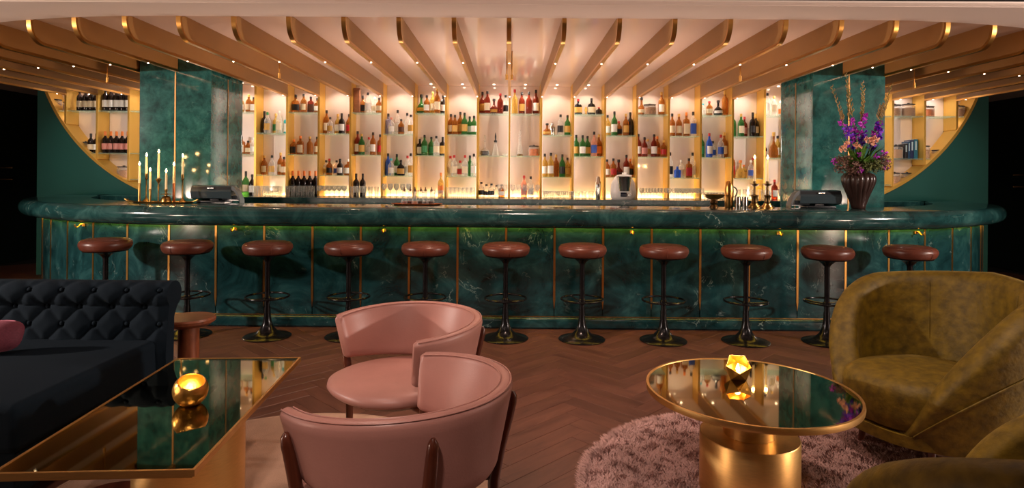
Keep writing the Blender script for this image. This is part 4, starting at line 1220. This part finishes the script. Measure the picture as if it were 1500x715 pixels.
# faceted candle holder
ih = thing('candle_holder', 'faceted gold polyhedron candle holder glowing on the round table', 'candle holder', (1.01, 2.72, .462))
bm = bmesh.new()
bmesh.ops.create_icosphere(bm, subdivisions=1, radius=.062)
bm.faces.ensure_lookup_table()
bmesh.ops.rotate(bm, verts=bm.verts, matrix=bm.faces[0].normal.rotation_difference(Vector((0, 0, 1))).to_matrix())
bm.normal_update()
topf = max(bm.faces, key=lambda f_: f_.normal.z)
v0 = topf.verts[0].co
bmesh.ops.rotate(bm, verts=bm.verts, matrix=Matrix.Rotation(R(258) - math.atan2(v0.y, v0.x), 3, 'Z'))
want = Vector((math.cos(R(258)) * .6, math.sin(R(258)) * .6, .8))
vtop = max(bm.verts, key=lambda v: v.co.normalized().dot(want))
bmesh.ops.delete(bm, geom=[vtop], context='VERTS')
zmin = min(v.co.z for v in bm.verts)
bmesh.ops.translate(bm, verts=bm.verts, vec=(0, 0, -zmin))
me_ = bpy.data.meshes.new('faceted_shell'); bm.to_mesh(me_); bm.free()
io_ = link('faceted_shell', me_, 'gold_leaf', ih)
sm_ = io_.modifiers.new('thickness', 'SOLIDIFY'); sm_.thickness = .003; sm_.offset = -1
MB().lathe([(0, 0), (.019, 0), (.019, .016), (0, .016)], 20).obj('tealight', 'wax', ih, loc=(0, 0, .012))
link('flame', FL, None, ih, (0, 0, .03))
candle_light(1.01, 2.72, .462 + .058, .28)

# ---- pink leather tub chairs
def shell_obj(name, mat, parent, prof_fn, p0, p1, n, smooth=60):
    rows = []
    for i in range(n + 1):
        ph = p0 + (p1 - p0) * i / n
        rows.append([(r * math.cos(ph), r * math.sin(ph), z) for r, z in prof_fn(ph, i / n)])
    return MB().sweep(rows).obj(name, mat, parent, smooth)

def tub_chair(label, loc, face):
    """local +X is the seat's front"""
    t = thing('tub_chair', label, 'armchair', loc, face, 'pink leather tub chairs')
    L = R(116)
    def prof(ph, q):
        e = min(q, 1 - q) * 2 * 116 * PI / 180 * .31     # metres from the arm end
        th = .042 * min(1, .62 + .38 * math.sqrt(max(0.0, 1 - (1 - min(1, e / .016)) ** 2)))
        edge = math.sin(PI / 2 * min(1, min(q, 1 - q) * 2.4))
        zt2 = .682 + .026 * edge
        zb = .535 - .05 * math.sin(PI * min(1, max(0, q))) ** .7
        rt_, rb_ = .335, .292
        out = []
        m = 8
        for i in range(m + 1):      # outer face upwards
            f_ = i / m; out.append((rb_ + (rt_ - rb_) * f_ + th / 2, zb + (zt2 - zb) * f_))
        for i in range(1, 6):       # rounded rim
            a = PI * i / 6; out.append((rt_ + th / 2 * math.cos(a), zt2 + th * .55 * math.sin(a)))
        for i in range(m + 1):
            f_ = 1 - i / m; out.append((rb_ + (rt_ - rb_) * f_ - th / 2 - .006 * math.sin(PI * f_), zb + (zt2 - zb) * f_))
        for i in range(1, 4):
            a = PI + PI * i / 4; out.append((rb_ + th / 2 * math.cos(a), zb + th * .4 * math.sin(a)))
        return out
    bk = shell_obj('backrest', 'pink_leather', t, prof, PI - L, PI + L, 90)
    for off in (.016, -.017):      # twin welts along the rim
        pts = [((.335 + off) * math.cos(PI + L * (i / 60 * 1.96 - .98)), (.335 + off) * math.sin(PI + L * (i / 60 * 1.96 - .98)), .0) for i in range(61)]
        pts = [(x, y, .682 + .026 * math.sin(PI / 2 * min(1, min(q, 1 - q) * 2.4)) + .0185) for (x, y, _), q in zip(pts, [.01 + .98 * i / 60 for i in range(61)])]
        MB().tube(pts, .0024, 6).obj('welt', 'pink_leather', bk)
    # seat: padded disc, slightly squared towards the front
    seat = MB().lathe([(0, .425), (.25, .425), (.276, .432), (.287, .448), (.282, .466), (.255, .480), (.15, .490), (0, .493)], 64, power=2.3, c=(.02, 0, 0)).obj('seat', 'pink_leather', t, 60)
    MB().lathe([(0, .395), (.20, .395), (.235, .425), (0, .425)], 48, power=2.3, c=(.02, 0, 0)).obj('seat_frame', 'dark_red_wood', t)
    for ang in (35, -35, 107, -107):
        a = PI + R(ang)
        ca, sa = math.cos(a), math.sin(a)
        P_ = [(.300, .0), (.298, .20), (.300, .40), (.318, .50), (.344, .60), (.354, .64), (.358, .662), (.357, .675)]
        if abs(ang) > 90: P_ = [(.31, .0), (.302, .20), (.304, .40), (.324, .50), (.342, .59), (.350, .62), (.353, .64), (.352, .652)]
        pts = [(r * ca, r * sa, z) for r, z in P_]
        MB().tube(pts, [.011, .0155, .0185, .019, .018, .0165, .014, .006], 14).obj('leg', 'dark_red_wood', t, 60)
        MB().tube([(.30 * ca, .30 * sa, .41), (.22 * ca + .02, .22 * sa, .41)], .013, 10).obj('rail', 'dark_red_wood', t)
    return t
tub_chair('dusty pink leather tub chair nearer the bar, seen from its open side', (-.475, 2.70, 0), R(224))
tub_chair('dusty pink leather tub chair in front, seen from behind', (-.345, 1.90, .0), R(150))

# ---- olive velvet armchairs
def velvet_chair(label, loc, face, high):
    t = thing('velvet_armchair', label, 'armchair', loc, face, 'olive velvet armchairs')
    L = R(158 if high else 149)
    def prof(ph, q):
        a = abs(q - .5) * 2                    # 0 back .. 1 arm end
        zt2 = .16 + .65 * math.sin(PI / 2 * math.sqrt(max(0.0, 1 - a)))
        th = .115
        if high:                               # arms stay tall and drop steeply at the front
            u = max(0.0, min(1.0, 158 * (1 - a) / 88))
            zt2 = .15 + .575 * math.sin(PI / 2 * u) + .09 * (1 - a) ** 1.3
            th = .135
        zb = .155
        zt2 = max(zt2, zb + .03)
        fl_ = (zt2 - zb) / .655
        ro_b = .355; ro_t = ro_b + .135 * fl_ ** .8
        k = min(1, .70 + .30 * fl_ / .35)
        th *= k
        out = []
        m = 9
        for i in range(m + 1):
            f_ = i / m
            out.append((ro_b + (ro_t - ro_b) * f_ + .012 * fl_ * math.sin(PI * f_), zb + (zt2 - zb) * f_))
        for i in range(1, 9):
            b = PI * i / 9; out.append((ro_t - th / 2 + th / 2 * math.cos(b), zt2 + th * .5 * math.sin(b)))
        for i in range(m + 1):
            f_ = 1 - i / m
            out.append((ro_b - .05 + (ro_t - th - ro_b + .05) * f_ ** .9, zb + (zt2 - zb) * f_))
        return out
    sh_ = shell_obj('shell', 'olive_velvet', t, prof, PI - L, PI + L, 110, 70)
    # welt along the outer panel
    pts = []
    for i in range(81):
        q = .03 + .94 * i / 80
        o = prof(0, q)[6 if high else 8]
        ph = PI - L + 2 * L * q
        pts.append(((o[0] + .004) * math.cos(ph), (o[0] + .004) * math.sin(ph), o[1]))
    MB().tube(pts, .0045, 6).obj('welt', 'olive_velvet', sh_)
    for a in (R(38), R(-38)):
        q = .5 + a / (2 * L)
        pr = prof(0, q)[17:26]
        MB().tube([((r - .001) * math.cos(PI + a), (r - .001) * math.sin(PI + a), z) for r, z in pr if z > .46], .0028, 6).obj('seam', 'olive_velvet', sh_)
    MB().lathe([(0, .215), (.285, .215), (.305, .23), (.318, .28), (.322, .37), (.312, .41), (.27, .437), (.15, .450), (0, .453)], 64, power=2.6, c=(.055, 0, 0), sx=1.02, sy=.84).obj('seat_cushion', 'olive_velvet', t, 60)
    MB().lathe([(0, .150), (.29, .150), (.312, .160), (.315, .212), (0, .213)], 64, power=2.6, c=(.045, 0, 0), sx=1.04, sy=.93).obj('seat_base', 'olive_velvet', t)
    for a in (45, 135, 225, 315):
        ca, sa = math.cos(R(a)), math.sin(R(a))
        MB().tube([(.27 * ca + .02, .27 * sa, 0), (.25 * ca + .02, .25 * sa, .152)], [.011, .02], 14).obj('leg', 'jar_lid' if a in (135, 225) else 'dark_red_wood', t)
    return t
velvet_chair('olive green velvet tub armchair beside the round table, facing it', (2.03, 2.99, 0), R(197), True)
velvet_chair('olive green velvet tub armchair in the corner, only its back rim showing', (1.285, 1.50, 0), R(118), False)
